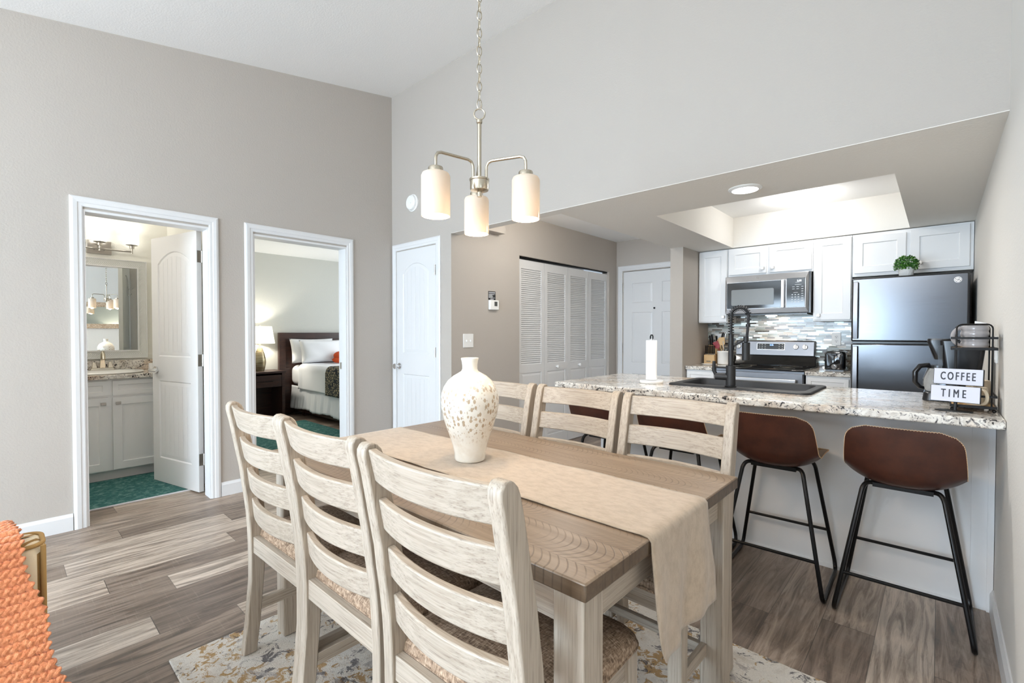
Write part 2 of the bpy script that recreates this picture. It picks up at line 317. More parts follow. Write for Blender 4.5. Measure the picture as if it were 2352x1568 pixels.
# ------------------------------------------------------------------ mesh helpers
class MB:
    def __init__(s): s.v = []; s.f = []; s.mi = []; s.cur = 0
    def add(s, vs, fs):
        o = len(s.v); s.v += [tuple(p) for p in vs]
        for f in fs: s.f.append([i + o for i in f]); s.mi.append(s.cur)
    def box(s, x0, x1, y0, y1, z0, z1):
        x0, x1 = min(x0, x1), max(x0, x1); y0, y1 = min(y0, y1), max(y0, y1); z0, z1 = min(z0, z1), max(z0, z1)
        s.add([(x0,y0,z0),(x1,y0,z0),(x1,y1,z0),(x0,y1,z0),(x0,y0,z1),(x1,y0,z1),(x1,y1,z1),(x0,y1,z1)],
              [(3,2,1,0),(4,5,6,7),(0,1,5,4),(1,2,6,5),(2,3,7,6),(3,0,4,7)]); return s
    def loft(s, rings, closed=False, caps=True):
        n = len(rings[0]); vs = [p for r in rings for p in r]; fs = []
        m = len(rings)
        for i in range(m if closed else m - 1):
            a = i * n; b = ((i + 1) % m) * n
            for j in range(n):
                k = (j + 1) % n; fs.append((a + j, a + k, b + k, b + j))
        if caps and not closed:
            fs.append(tuple(range(n - 1, -1, -1))); fs.append(tuple(range((m - 1) * n, m * n)))
        s.add(vs, fs); return s
    def tube(s, path, r, n=8, closed=False, caps=True):
        P = [Vector(p) for p in path]; m = len(P); rings = []; nrm = None
        for i in range(m):
            if closed: t = (P[(i+1) % m] - P[i-1])
            else: t = P[min(i+1, m-1)] - P[max(i-1, 0)]
            t.normalize()
            if nrm is None:
                a = Vector((0, 0, 1)) if abs(t.z) < 0.9 else Vector((1, 0, 0)); nrm = (a - t * a.dot(t)).normalized()
            else:
                nrm = (nrm - t * nrm.dot(t)).normalized()
            b = t.cross(nrm); rr = r[i] if isinstance(r, (list, tuple)) else r
            rings.append([P[i] + (nrm * math.cos(2*PI*j/n) + b * math.sin(2*PI*j/n)) * rr for j in range(n)])
        return s.loft(rings, closed, caps)
    def cyl(s, p0, p1, r0, r1=None, n=20):
        return s.tube([p0, p1], [r0, r0 if r1 is None else r1], n)
    def lathe(s, prof, c=(0, 0, 0), n=36, cap0=True, cap1=True):
        rings = [[(c[0] + r * math.cos(2*PI*j/n), c[1] + r * math.sin(2*PI*j/n), c[2] + z) for j in range(n)] for r, z in prof]
        o = len(s.v); s.loft(rings, False, False)
        if cap0: s.f.append([o + j for j in range(n - 1, -1, -1)]); s.mi.append(s.cur)
        if cap1: s.f.append([o + (len(prof) - 1) * n + j for j in range(n)]); s.mi.append(s.cur)
        return s
    def prism(s, poly, axis, d0, d1):
        def P(a, b, d): return {'x': (d, a, b), 'y': (a, d, b), 'z': (a, b, d)}[axis]
        return s.loft([[P(a, b, d0) for a, b in poly], [P(a, b, d1) for a, b in poly]])
    def grid(s, fn, nu, nv):
        vs = [fn(i / nu, j / nv) for i in range(nu + 1) for j in range(nv + 1)]
        fs = [(i*(nv+1)+j, (i+1)*(nv+1)+j, (i+1)*(nv+1)+j+1, i*(nv+1)+j+1) for i in range(nu) for j in range(nv)]
        s.add(vs, fs); return s
    def sphere(s, c, rx, ry, rz, nu=12, nv=20):
        prof = []
        rings = []
        for i in range(nu + 1):
            a = -PI/2 + PI * i / nu; q = max(math.cos(a), 0.02)
            rings.append([(c[0] + rx*q*math.cos(2*PI*j/nv), c[1] + ry*q*math.sin(2*PI*j/nv), c[2] + rz*math.sin(a)) for j in range(nv)])
        return s.loft(rings)
    def shaker(s, o, u, w, n, W, H, t=0.02, st=0.055, rec=0.008):
        """door front: outer box with recessed centre; o lower corner of the back, u width dir, w height dir, n outward"""
        o, u, w, n = Vector(o), Vector(u), Vector(w), Vector(n)
        def q(a, b, d): return o + u * a + w * b + n * d
        b0 = [q(0,0,0), q(W,0,0), q(W,H,0), q(0,H,0)]; f0 = [q(0,0,t), q(W,0,t), q(W,H,t), q(0,H,t)]
        f1 = [q(st,st,t), q(W-st,st,t), q(W-st,H-st,t), q(st,H-st,t)]
        e = 0.003
        f2 = [q(st+e,st+e,t-rec), q(W-st-e,st+e,t-rec), q(W-st-e,H-st-e,t-rec), q(st+e,H-st-e,t-rec)]
        return s.loft([b0, f0, f1, f2])
    def xf(s, m, start=0):
        s.v = s.v[:start] + [tuple(m @ Vector(p)) for p in s.v[start:]]; return s

WORG = {}
def root_of(o):
    while o.parent: o = o.parent
    return o
def part(name, mb, mat, parent=None, bevel=0.0, seg=2, ang=35, sub=0, solid=0.0, smooth=True, label=None, flip=False):
    me = bpy.data.meshes.new(name)
    off = WORG.get(root_of(parent).name, (0, 0, 0)) if parent else (0, 0, 0)
    me.from_pydata([(p[0]-off[0], p[1]-off[1], p[2]-off[2]) for p in mb.v], [], mb.f)
    mats = mat if isinstance(mat, (list, tuple)) else [mat]
    for m_ in mats: me.materials.append(MAT[m_])
    me.polygons.foreach_set('material_index', mb.mi)
    bm = bmesh.new(); bm.from_mesh(me); bmesh.ops.recalc_face_normals(bm, faces=bm.faces)
    if flip: bmesh.ops.reverse_faces(bm, faces=bm.faces)
    bm.to_mesh(me); bm.free()
    if smooth:
        me.polygons.foreach_set('use_smooth', [True] * len(me.polygons)); me.set_sharp_from_angle(angle=math.radians(ang))
    o = bpy.data.objects.new(name, me); C.objects.link(o)
    if parent: o.parent = parent
    if solid:
        md = o.modifiers.new('thickness', 'SOLIDIFY'); md.thickness = solid; md.offset = 0
    if bevel:
        md = o.modifiers.new('bevel', 'BEVEL'); md.width = bevel; md.segments = seg; md.limit_method = 'ANGLE'; md.angle_limit = math.radians(40)
        if seg > 1: md.harden_normals = False
    if sub:
        md = o.modifiers.new('sub', 'SUBSURF'); md.levels = sub; md.render_levels = sub
    if label: o['label'] = label
    return o
def thing(name, label, cat, loc=(0, 0, 0), rz=0.0, group=None, world=True):
    o = bpy.data.objects.new(name, None); C.objects.link(o); o.location = loc; o.rotation_euler = (0, 0, rz)
    o.empty_display_size = 0.05
    o['label'] = label; o['category'] = cat
    if group: o['group'] = group
    if world and rz == 0.0: WORG[o.name] = tuple(loc)
    return o
def solo(name, label, cat, mb, mat, loc, group=None, **kw):
    """a thing that is one mesh; built in world coordinates"""
    mb.v = [(p[0]-loc[0], p[1]-loc[1], p[2]-loc[2]) for p in mb.v]
    o = part(name, mb, mat, None, **kw); o.location = loc; o['label'] = label; o['category'] = cat
    if group: o['group'] = group
    WORG[o.name] = tuple(loc)
    return o
def struct(name, mb, mat, parent=None, **kw):
    o = part(name, mb, mat, parent, **kw)
    if not parent: o['kind'] = 'structure'
    return o
def dup(root, loc, rz, label, group=None):
    r = root.copy(); C.objects.link(r); r.location = loc; r.rotation_euler = (0, 0, rz); r['label'] = label
    if group: r['group'] = group
    for ch in list(root.children):
        c = ch.copy(); C.objects.link(c); c.parent = r
        for g in ch.children:
            d = g.copy(); C.objects.link(d); d.parent = c
    return r
def text_mb(txt, size, mtx, sx=1.0, bold=0.0, depth=0.001, spacing=1.0):
    cu = bpy.data.curves.new('lettering', 'FONT'); cu.body = txt; cu.size = size; cu.extrude = depth; cu.offset = bold
    cu.align_x = 'CENTER'; cu.align_y = 'CENTER'; cu.space_character = spacing; cu.resolution_u = 3
    o = bpy.data.objects.new('lettering', cu); C.objects.link(o)
    bpy.context.view_layer.update()
    me = bpy.data.meshes.new_from_object(o.evaluated_get(bpy.context.evaluated_depsgraph_get()))
    mb = MB(); M2 = mtx @ Matrix.Diagonal((sx, 1, 1, 1))
    mb.add([M2 @ v.co for v in me.vertices], [tuple(p.vertices) for p in me.polygons])
    bpy.data.objects.remove(o); bpy.data.curves.remove(cu); bpy.data.meshes.remove(me)
    return mb
def frame_mtx(o, u, w):
    """matrix whose local x is u, local y is w, local z the normal"""
    u, w = Vector(u).normalized(), Vector(w).normalized(); n = u.cross(w)
    return Matrix(((u.x, w.x, n.x, o[0]), (u.y, w.y, n.y, o[1]), (u.z, w.z, n.z, o[2]), (0, 0, 0, 1)))
def panel_door(W, H, t, panels, both=True, planks=True):
    """slab with moulded panels; local x 0..W, z 0..H, front at y=0 looking to -y. Returns MB with slots 0 paint, 1 plank field"""
    mb = MB(); bm = bmesh.new()
    def inset(pl, d):
        n = len(pl); out = []
        for i in range(n):
            p0, p1, p2 = Vector(pl[i-1]), Vector(pl[i]), Vector(pl[(i+1) % n])
            e1 = (p1-p0).normalized(); e2 = (p2-p1).normalized(); n1 = Vector((-e1.y, e1.x)); n2 = Vector((-e2.y, e2.x))
            b = (n1+n2); b.normalize(); k = d / max(b.dot(n1), 0.3); out.append(tuple(p1 + b*k))
        return out
    def side(y0, sgn):
        rect = [(0, 0), (W, 0), (W, H), (0, H)]
        loops = [rect] + panels; edges = []
        for lp in loops:
            vs = [bm.verts.new((a, y0, b)) for a, b in lp]
            edges += [bm.edges.new((vs[i], vs[(i+1) % len(vs)])) for i in range(len(vs))]
        bmesh.ops.triangle_fill(bm, use_beauty=True, use_dissolve=False, edges=edges)
        for pl in panels:
            prev = pl; pd = 0.0; n = len(pl)
            for d, dep in ((0.008, 0.008), (0.016, 0.006), (0.036, 0.0035)):
                cur = inset(pl, d)
                mb.cur = 0
                mb.add([(a, y0 + sgn*pd, b) for a, b in prev] + [(a, y0 + sgn*dep, b) for a, b in cur],
                       [(i, (i+1) % n, n + (i+1) % n, n + i) for i in range(n)])
                prev, pd = cur, dep
            mb.cur = 1 if planks else 0
            mb.add([(a, y0 + sgn*pd, b) for a, b in prev], [tuple(range(n))]); mb.cur = 0
    side(0.0, 1)
    if both: side(t, -1)
    bm.verts.index_update(); mb.cur = 0
    mb.add([v.co[:] for v in bm.verts], [tuple(v.index for v in f.verts) for f in bm.faces]); bm.free()
    mb.add([(0,0,0),(W,0,0),(W,0,H),(0,0,H),(0,t,0),(W,t,0),(W,t,H),(0,t,H)], [(0,1,5,4),(1,2,6,5),(2,3,7,6),(3,0,4,7)] + ([] if both else [(4,5,6,7)]))
    return mb
def arch_panels(W, H, st=0.105):
    x0, x1 = st, W - st; zt = H - 0.13; pl = [(x0, 1.04), (x1, 1.04), (x1, zt - 0.09)]
    for i in range(1, 10):
        a = i / 10; x = x1 + (x0 - x1) * a; pl.append((x, zt - 0.09 + 0.09 * math.sin(PI * a)**0.8))
    pl.append((x0, zt - 0.09))
    return [pl, [(x0, 0.2), (x1, 0.2), (x1, 0.84), (x0, 0.84)]]
def weld(o, d=0.0005):
    bm = bmesh.new(); bm.from_mesh(o.data); bmesh.ops.remove_doubles(bm, verts=bm.verts, dist=d); bmesh.ops.recalc_face_normals(bm, faces=bm.faces); bm.to_mesh(o.data); bm.free()
# ================================================================== SETTING
XL, XR, YB, XT = -4.032, 0.191, 2.656, -3.133
YF = -4.0; ZK = 2.109; ZH = 2.43
zc = lambda y: 3.113 + 0.1713 * y
def slab_holes(mb, axis, d0, d1, a0, a1, b0, b1, holes):
    """wall slab across axis from d0 to d1, spanning a (horizontal) and b (vertical or y) with rectangular holes"""
    as_ = sorted({a0, a1, *[h[0] for h in holes], *[h[1] for h in holes]})
    bs = sorted({b0, b1, *[h[2] for h in holes], *[h[3] for h in holes]})
    na, nb = len(as_), len(bs)
    def P(a, b, d): return {'x': (d, a, b), 'y': (a, d, b), 'z': (a, b, d)}[axis]
    solid = [[not any(h[0] <= (as_[i]+as_[i+1])/2 <= h[1] and h[2] <= (bs[j]+bs[j+1])/2 <= h[3] for h in holes) for j in range(nb-1)] for i in range(na-1)]
    vs = [P(a, b, d) for d in (d0, d1) for a in as_ for b in bs]; fs = []
    I = lambda k, i, j: k*na*nb + i*nb + j
    S = lambda i, j: 0 <= i < na-1 and 0 <= j < nb-1 and solid[i][j]
    for i in range(na-1):
        for j in range(nb-1):
            if not solid[i][j]: continue
            fs.append((I(0,i,j), I(0,i+1,j), I(0,i+1,j+1), I(0,i,j+1))); fs.append((I(1,i,j), I(1,i,j+1), I(1,i+1,j+1), I(1,i+1,j)))
            if not S(i-1,j): fs.append((I(0,i,j), I(0,i,j+1), I(1,i,j+1), I(1,i,j)))
            if not S(i+1,j): fs.append((I(0,i+1,j), I(1,i+1,j), I(1,i+1,j+1), I(0,i+1,j+1)))
            if not S(i,j-1): fs.append((I(0,i,j), I(1,i,j), I(1,i+1,j), I(0,i+1,j)))
            if not S(i,j+1): fs.append((I(0,i,j+1), I(0,i+1,j+1), I(1,i+1,j+1), I(1,i,j+1)))
    used = sorted({k for f in fs for k in f}); mp = {k: q for q, k in enumerate(used)}
    mb.add([vs[k] for k in used], [tuple(mp[k] for k in f) for f in fs]); return mb
DH = 2.028
struct('floor', MB().box(-7.6, 0.35, -4.2, 5.75, -0.05, 0.0), 'floor_planks', smooth=False)
struct('wall_left', slab_holes(MB(), 'x', XL - 0.12, XL, YF, YB + 0.0, 0, 3.7, [(0.372, 1.075, 0, DH), (1.372, 2.172, 0, DH), (-3.3, -1.3, 0.75, 2.1)]), 'wall_paint', smooth=False)
# back wall: closet door piece left of the hall mouth, then the tall header over hall and kitchen
struct('wall_back', slab_holes(MB(), 'y', YB, YB + 0.1, XL - 0.12, XR, 0, 3.75, [(-3.93, -3.32, 0, 2.037), (XT, XR, 0, ZK)]), 'wall_paint', smooth=False)
struct('wall_right', MB().box(XR, XR + 0.12, YF, 5.5, 0, 3.75), 'brightened_wall_paint', smooth=False)
struct('wall_front', slab_holes(MB(), 'y', YF - 0.12, YF, XL - 0.12, XR, 0, 3.2, [(-3.5, -0.78, 0.05, 2.15)]), 'wall_paint', smooth=False)
mb = MB(); mb.loft([[(XL-0.12, y, zc(y)), (XR+0.12, y, zc(y)), (XR+0.12, y, zc(y)+0.08), (XL-0.12, y, zc(y)+0.08)] for y in (YF-0.12, YB+0.1)])
struct('ceiling', mb, 'ceiling_paint', smooth=False)
# hall
struct('wall_hall', slab_holes(MB(), 'x', XT - 0.1, XT, YB + 0.1, 5.6, 0, ZH, [(3.548, 5.281, 0, 2.026)]), 'wall_paint', smooth=False)
struct('wall_closet', MB().box(XT - 0.7, XT - 0.6, YB + 0.1, 5.6, 0, ZH), 'wall_paint', smooth=False)
struct('wall_entry', slab_holes(MB(), 'y', 5.469, 5.57, XT, -1.911, 0, ZH, [(-3.033, -2.12, 0, 2.035)]), 'wall_paint', smooth=False)
struct('wall_stub', MB().box(-2.041, -1.91, 4.642, 5.47, 0, ZK), 'wall_paint', smooth=False)
struct('wall_kitchen', MB().box(-1.91, XR, 5.355, 5.47, 0, ZK + 0.35), 'wall_paint', smooth=False)
struct('ceiling_hall', MB().box(XT - 0.7, -2.041, YB + 0.1, 5.6, ZH, ZH + 0.06), 'ceiling_paint', smooth=False)
struct('ceiling_soffit', slab_holes(MB(), 'z', ZK, 2.41, -2.041, XR, YB + 0.1, 5.355, [(-1.562, -0.19, 3.291, 5.046)]), 'brightened_soffit_paint', smooth=False)
struct('ceiling_tray', MB().box(-2.04, XR, YB + 0.1, 5.47, 2.41, 2.47), 'ceiling_paint', smooth=False)
struct('header_lit_strip', MB().box(XT + 0.001, XR, YB + 0.0008, YB + 0.0995, ZK - 0.003, ZK + 0.0005), 'brightened_soffit_paint', smooth=False)  # thin pale sheet added to hide the shade under the header
struct('trim_bulkhead', MB().box(XT, XT + 0.09, YB + 0.1, 3.246, 2.18, ZH), 'wall_paint', smooth=False)
# bathroom and bedroom shells
struct('wall_bathroom', slab_holes(MB(), 'x', -5.79, -5.69, -0.9, 1.15, 0, ZH, []), 'bath_paint', smooth=False)
struct('wall_partition', MB().box(-7.55, XL - 0.12, 1.15, 1.27, 0, ZH), 'bath_paint', smooth=False)
struct('wall_bathroom_side', MB().box(-5.79, XL - 0.12, -1.0, -0.9, 0, ZH), 'bath_paint', smooth=False)
struct('ceiling_bathroom', MB().box(-5.79, XL - 0.12, -1.0, 1.2, ZH, ZH + 0.06), 'ceiling_paint', smooth=False)
struct('wall_bedroom', MB().box(-7.52, -7.42, 1.27, 5.3, 0, ZH), 'bedroom_paint', smooth=False)
struct('wall_bedroom_fill_window', slab_holes(MB(), 'y', 5.15, 5.25, -7.5, XL, 0, ZH, [(-6.5, -4.7, 0.7, 2.1)]), 'bedroom_paint', smooth=False)  # opening added to let fill light into the bedroom
struct('ceiling_bedroom', MB().box(-7.52, XL - 0.12, 1.2, 5.3, ZH, ZH + 0.06), 'ceiling_paint', smooth=False)
struct('wall_bedroom_side', MB().box(XL - 0.12, XL, YB + 0.1, 5.3, 0, ZH), 'bedroom_paint', smooth=False)
# frames: patio door, plus side and bedroom windows added to let in fill
def win(name, axis, d, a0, a1, b0, b1, bars):
    mb = MB(); e = 0.05
    def bx(A0, A1, B0, B1):
        if axis == 'y': mb.box(A0, A1, d - 0.03, d + 0.03, B0, B1)
        else: mb.box(d - 0.03, d + 0.03, A0, A1, B0, B1)
    bx(a0, a0+e, b0, b1); bx(a1-e, a1, b0, b1); bx(a0+e, a1-e, b0, b0+e); bx(a0+e, a1-e, b1-e, b1)
    for q in bars: bx(q-0.035, q+0.035, b0+e, b1-e)
    struct(name, mb, 'white_trim', smooth=False)
win('window_1', 'y', YF - 0.06, -3.5, -0.78, 0.05, 2.15, [-2.14])
win('fill_window_side', 'x', XL - 0.06, -3.3, -1.3, 0.75, 2.1, [-2.3])
win('fill_window_bedroom', 'y', 5.2, -6.5, -4.7, 0.7, 2.1, [-5.6])
# baseboards
def base_prof(t=0.013, h=0.105): return [(0, 0), (t, 0), (t, h-0.02), (t*0.55, h-0.006), (t*0.4, h), (0, h)]
def baseboard(name, axis, d, sgn, a0, a1):
    mb = MB(); pr = [(d + sgn*p, z) for p, z in base_prof()]
    if axis == 'x': mb.loft([[(p, a, z) for p, z in pr] for a in (a0, a1)])
    else: mb.loft([[(a, p, z) for p, z in pr] for a in (a0, a1)])
    struct(name, mb, 'white_trim', smooth=False)
baseboard('baseboard_left', 'x', XL, 1, YF, 0.308); baseboard('baseboard_left_middle', 'x', XL, 1, 1.135, 1.309); baseboard('baseboard_left_end', 'x', XL, 1, 2.236, YB)
baseboard('baseboard_right', 'x', XR, -1, YF, 2.958); baseboard('baseboard_hall', 'x', XT, 1, YB + 0.0, 3.54); baseboard('baseboard_back', 'y', YB, -1, -3.28, XT + 0.013)
baseboard('baseboard_front_left', 'y', YF, 1, XL, -3.5); baseboard('baseboard_bathroom', 'y', 1.15, -1, -5.1, XL - 0.2); baseboard('baseboard_bedroom', 'x', -7.42, 1, 1.27, 2.2)
# door casings: colonial profile, three pieces each
def casing(name, axis, d, sgn, a0, a1, top, wd=0.062, feet=0.0):
    """opening edges a0..a1, top; profile stepping out of the wall; mitred ring"""
    prof = [(0.0, 0.0), (0.0, 0.009), (0.006, 0.011), (0.022, 0.011), (0.026, 0.015), (0.046, 0.017), (0.056, 0.014), (wd, 0.010), (wd, 0.0)]
    mb = MB(); rings = []
    for key in ('lb', 'lt', 'rt', 'rb'):
        ring = []
        for o, h in prof:
            a = a0 - o if key[0] == 'l' else a1 + o; z = 0.0 if key[1] == 'b' else top + o
            p = d + sgn*h
            ring.append((p, a, z) if axis == 'x' else (a, p, z))
        rings.append(ring)
    mb.loft(rings); return struct(name, mb, 'white_trim', smooth=False)
def jamb(mb, axis, d0, d1, a0, a1, top, t=0.014):
    def bx(A0, A1, B0, B1):
        if axis == 'x': mb.box(d0, d1, A0, A1, B0, B1)
        else: mb.box(A0, A1, d0, d1, B0, B1)
    bx(a0 - 0.001, a0 + t, 0, top); bx(a1 - t, a1 + 0.001, 0, top); bx(a0 + t, a1 - t, top - t, top + 0.001); return mb
casing('trim_bathroom_door', 'x', XL, 1, 0.374, 1.07, 2.045)
casing('trim_bedroom_door', 'x', XL, 1, 1.374, 2.17, 2.045)
casing('trim_closet_door', 'y', YB, -1, -3.955, -3.335, 2.045)
casing('trim_entry_door', 'y', 5.469, -1, -3.045, -2.1, 2.045)
struct('trim_jamb_bathroom', jamb(MB(), 'x', XL - 0.13, XL + 0.002, 0.372, 1.076, 2.03), 'white_trim', smooth=False)
struct('trim_jamb_bedroom', jamb(MB(), 'x', XL - 0.13, XL + 0.002, 1.372, 2.173, 2.03), 'white_trim', smooth=False)
mb = MB().box(-4.14, -4.115, 2.155, 2.161, 0.91, 0.97); struct('trim_strike_plate', mb, 'satin_nickel', smooth=False)

# ---- interior doors
def hinge(mb, c, axis_n, leaf_u, h=0.09):
    c = Vector(c); n = Vector(axis_n); u = Vector(leaf_u)
    mb.cyl(c + Vector((0, 0, -h/2)), c + Vector((0, 0, h/2)), 0.006, n=10)
    a = c + n*0.001; q = [a, a + u*0.032]
    for s_ in (1,):
        mb.loft([[p + n*k + Vector((0, 0, zz)) for zz in (-h/2, h/2) for k in ((0, 0.003) if zz < 0 else (0.003, 0))] for p in q])
# bathroom door, standing open into the bathroom
D = panel_door(0.68, 2.015, 0.035, arch_panels(0.68, 2.015, 0.1))
bd = struct('door_1', D, ['white_trim', 'plank_paint'], smooth=False); weld(bd)
bd['label'] = 'white arch-panel bathroom door standing open'
A = Vector((-4.215, 1.036, 0.012)); du = Vector((-0.668, -0.163, 0)).normalized(); dn = Vector((-du.y, du.x, 0))
# local x -> du (hinge to free edge), local y -> into the bathroom corner
bd.matrix_world = Matrix(((du.x, -dn.x, 0, A.x), (du.y, -dn.y, 0, A.y), (0, 0, 1, A.z), (0, 0, 0, 1)))
for hz in (0.25, 1.02, 1.82):
    mb = MB(); mb.box(-0.003, 0.0, 0.002, 0.030, hz - 0.045, hz + 0.045); mb.cyl((-0.006, 0.036, hz - 0.045), (-0.006, 0.036, hz + 0.045), 0.006, n=10)
    struct('hinge', mb, 'satin_nickel', bd)
def lever(mb, x, y, z, s):
    mb.cyl((x, y, z), (x, y + s*0.012, z), 0.03, n=24); mb.cyl((x, y + s*0.012, z), (x, y + s*0.05, z), 0.011, n=14)
    mb.tube([(x, y + s*0.05, z), (x - 0.02, y + s*0.054, z), (x - 0.06, y + s*0.052, z - 0.002), (x - 0.105, y + s*0.048, z - 0.002)], [0.011, 0.012, 0.011, 0.009], 12)
mb = MB(); lever(mb, 0.618, 0.0, 0.925, -1); struct('door_handle', mb, 'chrome', bd)
mb = MB(); lever(mb, 0.618, 0.035, 0.925, 1); struct('door_handle', mb, 'chrome', bd)
mb = MB(); mb.box(0.20, 0.24, 0.035, 0.04, 1.66, 1.76); mb.tube([(0.22, 0.04, 1.74), (0.22, 0.075, 1.74), (0.22, 0.085, 1.755)], 0.004, 8); mb.tube([(0.22, 0.04, 1.67), (0.22, 0.06, 1.665), (0.22, 0.07, 1.685)], 0.004, 8)
struct('coat_hook', mb, 'chrome', bd)
# closet door on the back wall
D = panel_door(0.606, 2.025, 0.035, arch_panels(0.606, 2.025, 0.1), both=False)
cdr = struct('door_2', D, ['white_trim', 'plank_paint'], smooth=False); weld(cdr); cdr.location = (-3.948, YB - 0.004, 0.01)
cdr['label'] = 'closed white arch-panel closet door in the corner'
mb = MB(); mb.lathe([(0.029, 0), (0.029, 0.006), (0.012, 0.012), (0.011, 0.03), (0.022, 0.038), (0.028, 0.05), (0.026, 0.062), (0.012, 0.068)], n=24)
mb.xf(Matrix(((1,0,0,0.047),(0,0,-1,-0.002),(0,1,0,0.912),(0,0,0,1)))); struct('door_knob', mb, 'chrome', cdr)
for hz in (1.80, 1.06, 0.3):
    mb = MB(); mb.cyl((0.602, -0.005, hz - 0.045), (0.602, -0.005, hz + 0.045), 0.006, n=10); struct('hinge', mb, 'satin_nickel', cdr)
# entry door: six panels
pn = []
for x0, x1 in ((0.12, 0.40), (0.52, 0.80)):
    for z0, z1 in ((0.2, 0.72), (0.86, 1.5), (1.62, 1.87)): pn.append([(x0, z0), (x1, z0), (x1, z1), (x0, z1)])
D = panel_door(0.915, 2.02, 0.04, pn, both=False, planks=False)
ed = struct('door_3', D, ['white_trim'], smooth=False); weld(ed); ed.location = (-3.033, 5.475, 0.01)
ed['label'] = 'white six-panel entry door at the end of the hall'
mb = MB().cyl((0.425, 0.002, 1.545), (0.425, -0.006, 1.545), 0.012, n=16); struct('peephole', mb, 'black_metal', ed)
for hz in (1.82, 1.05, 0.25):
    mb = MB(); mb.cyl((-0.005, -0.006, hz - 0.05), (-0.005, -0.006, hz + 0.05), 0.007, n=10); mb.box(-0.03, 0.0, -0.004, 0.0, hz - 0.05, hz + 0.05); struct('hinge', mb, 'satin_nickel', ed)
mb = MB(); mb.tube([(0.0, -0.01, 1.88), (-0.04, -0.012, 1.885)], 0.004, 8); struct('door_latch', mb, 'satin_nickel', ed)
# louvred bifold closet doors in the hall
ys = [3.552 + 0.4323*i for i in range(5)]
for k in range(2):
    dr = bpy.data.objects.new('door_%d' % (4 + k), None); C.objects.link(dr); dr['kind'] = 'structure'
    dr['label'] = ['white louvred bifold closet door nearer the thermostat', 'white louvred bifold closet door nearer the entry door'][k]
    dr.location = (XT - 0.03, ys[2*k], 0.0); WORG[dr.name] = tuple(dr.location)
    for p in range(2):
        y0, y1 = ys[2*k+p] + 0.002, ys[2*k+p+1] - 0.002; x1 = XT - 0.025; x0 = x1 - 0.028; s_ = 0.05
        mb = MB(); slab_holes(mb, 'x', x0, x1, y0, y1, 0.012, 1.995, [(y0+s_, y1-s_, 0.915, 1.905), (y0+s_, y1-s_, 0.13, 0.83)])
        mb.box(x0 + 0.008, x1 - 0.008, y0 + s_, y1 - s_, 0.13, 0.83)
        mb.loft([[(x1-0.008, y0+s_+0.001, 0.131), (x1-0.008, y1-s_-0.001, 0.131), (x1-0.008, y1-s_-0.001, 0.829), (x1-0.008, y0+s_+0.001, 0.829)],
                 [(x1-0.001, y0+s_+0.03, 0.16), (x1-0.001, y1-s_-0.03, 0.16), (x1-0.001, y1-s_-0.03, 0.80), (x1-0.001, y0+s_+0.03, 0.80)]])
        pnl = struct('door_panel', mb, 'white_trim', dr, smooth=False)
        mb = MB(); n = 47
        for i in range(n):
            zc_ = 0.915 + (i + 0.5) * 0.99 / n; hh = 0.0165; a = (x1 - 0.018, zc_ + hh*0.8); b = (x1 - 0.003, zc_ - hh*0.72)
            mb.prism([(a[0], a[1]), (b[0], b[1]), (b[0], b[1] + 0.004), (a[0], a[1] + 0.004)], 'y', y0 + s_ - 0.002, y1 - s_ + 0.002)
        struct('louver', mb, 'white_trim', pnl, smooth=False)
        if (k, p) in ((0, 1), (1, 0)):
            mb = MB().lathe([(0.008, 0), (0.007, 0.012), (0.016, 0.02), (0.018, 0.028), (0.012, 0.036), (0.003, 0.038)], n=20)
            mb.xf(Matrix(((0,0,1,x1),(1,0,0,(y0+y1)/2),(0,1,0,0.873),(0,0,0,1)))); struct('door_knob', mb, 'white_plastic', pnl)
struct('trim_closet_track', MB().box(XT - 0.075, XT - 0.028, 3.548, 5.281, 2.012, 2.026), 'black_metal', smooth=False)
# plank transition strip, mosaic backsplash
struct('trim_backsplash', MB().box(-1.908, -0.53, 5.343, 5.356, 0.914, 1.45), 'mosaic', smooth=False)
# ================================================================== DINING AREA
mb = MB().box(-2.135, -0.02, 0.42, 1.957, 0.001, 0.011)
solo('area_rug', 'cream area rug mottled with ochre and charcoal under the dining table', 'rug', mb, 'area_rug', (-1.08, 1.19, 0.0), bevel=0.004)
# ---- table
tb = thing('dining_table', 'rectangular dining table with whitewashed legs and brown rough-sawn plank top', 'table', (-1.265, 1.212, 0.011))
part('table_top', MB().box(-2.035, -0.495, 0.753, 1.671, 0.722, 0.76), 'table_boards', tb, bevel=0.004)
mb = MB(); mb.box(-2.0, -0.53, 0.787, 0.809, 0.635, 0.722); part('apron', mb, 'wash_x', tb, bevel=0.002)
mb = MB(); mb.box(-2.0, -0.53, 1.615, 1.637, 0.635, 0.722); part('apron', mb, 'wash_x', tb, bevel=0.002)
mb = MB(); mb.box(-0.552, -0.53, 0.80, 1.62, 0.635, 0.722); part('apron', mb, 'wash_y', tb, bevel=0.002)
mb = MB(); mb.box(-2.0, -1.978, 0.80, 1.62, 0.635, 0.722); part('apron', mb, 'wash_y', tb, bevel=0.002)
for sx in (0, 1):
    for sy in (0, 1):
        x0 = (-2.02, -0.585)[sx]; y0 = (0.768, 1.581)[sy]
        part('leg', MB().box(x0, x0 + 0.075, y0, y0 + 0.075, 0.012, 0.722), 'wash_z', tb, bevel=0.004)
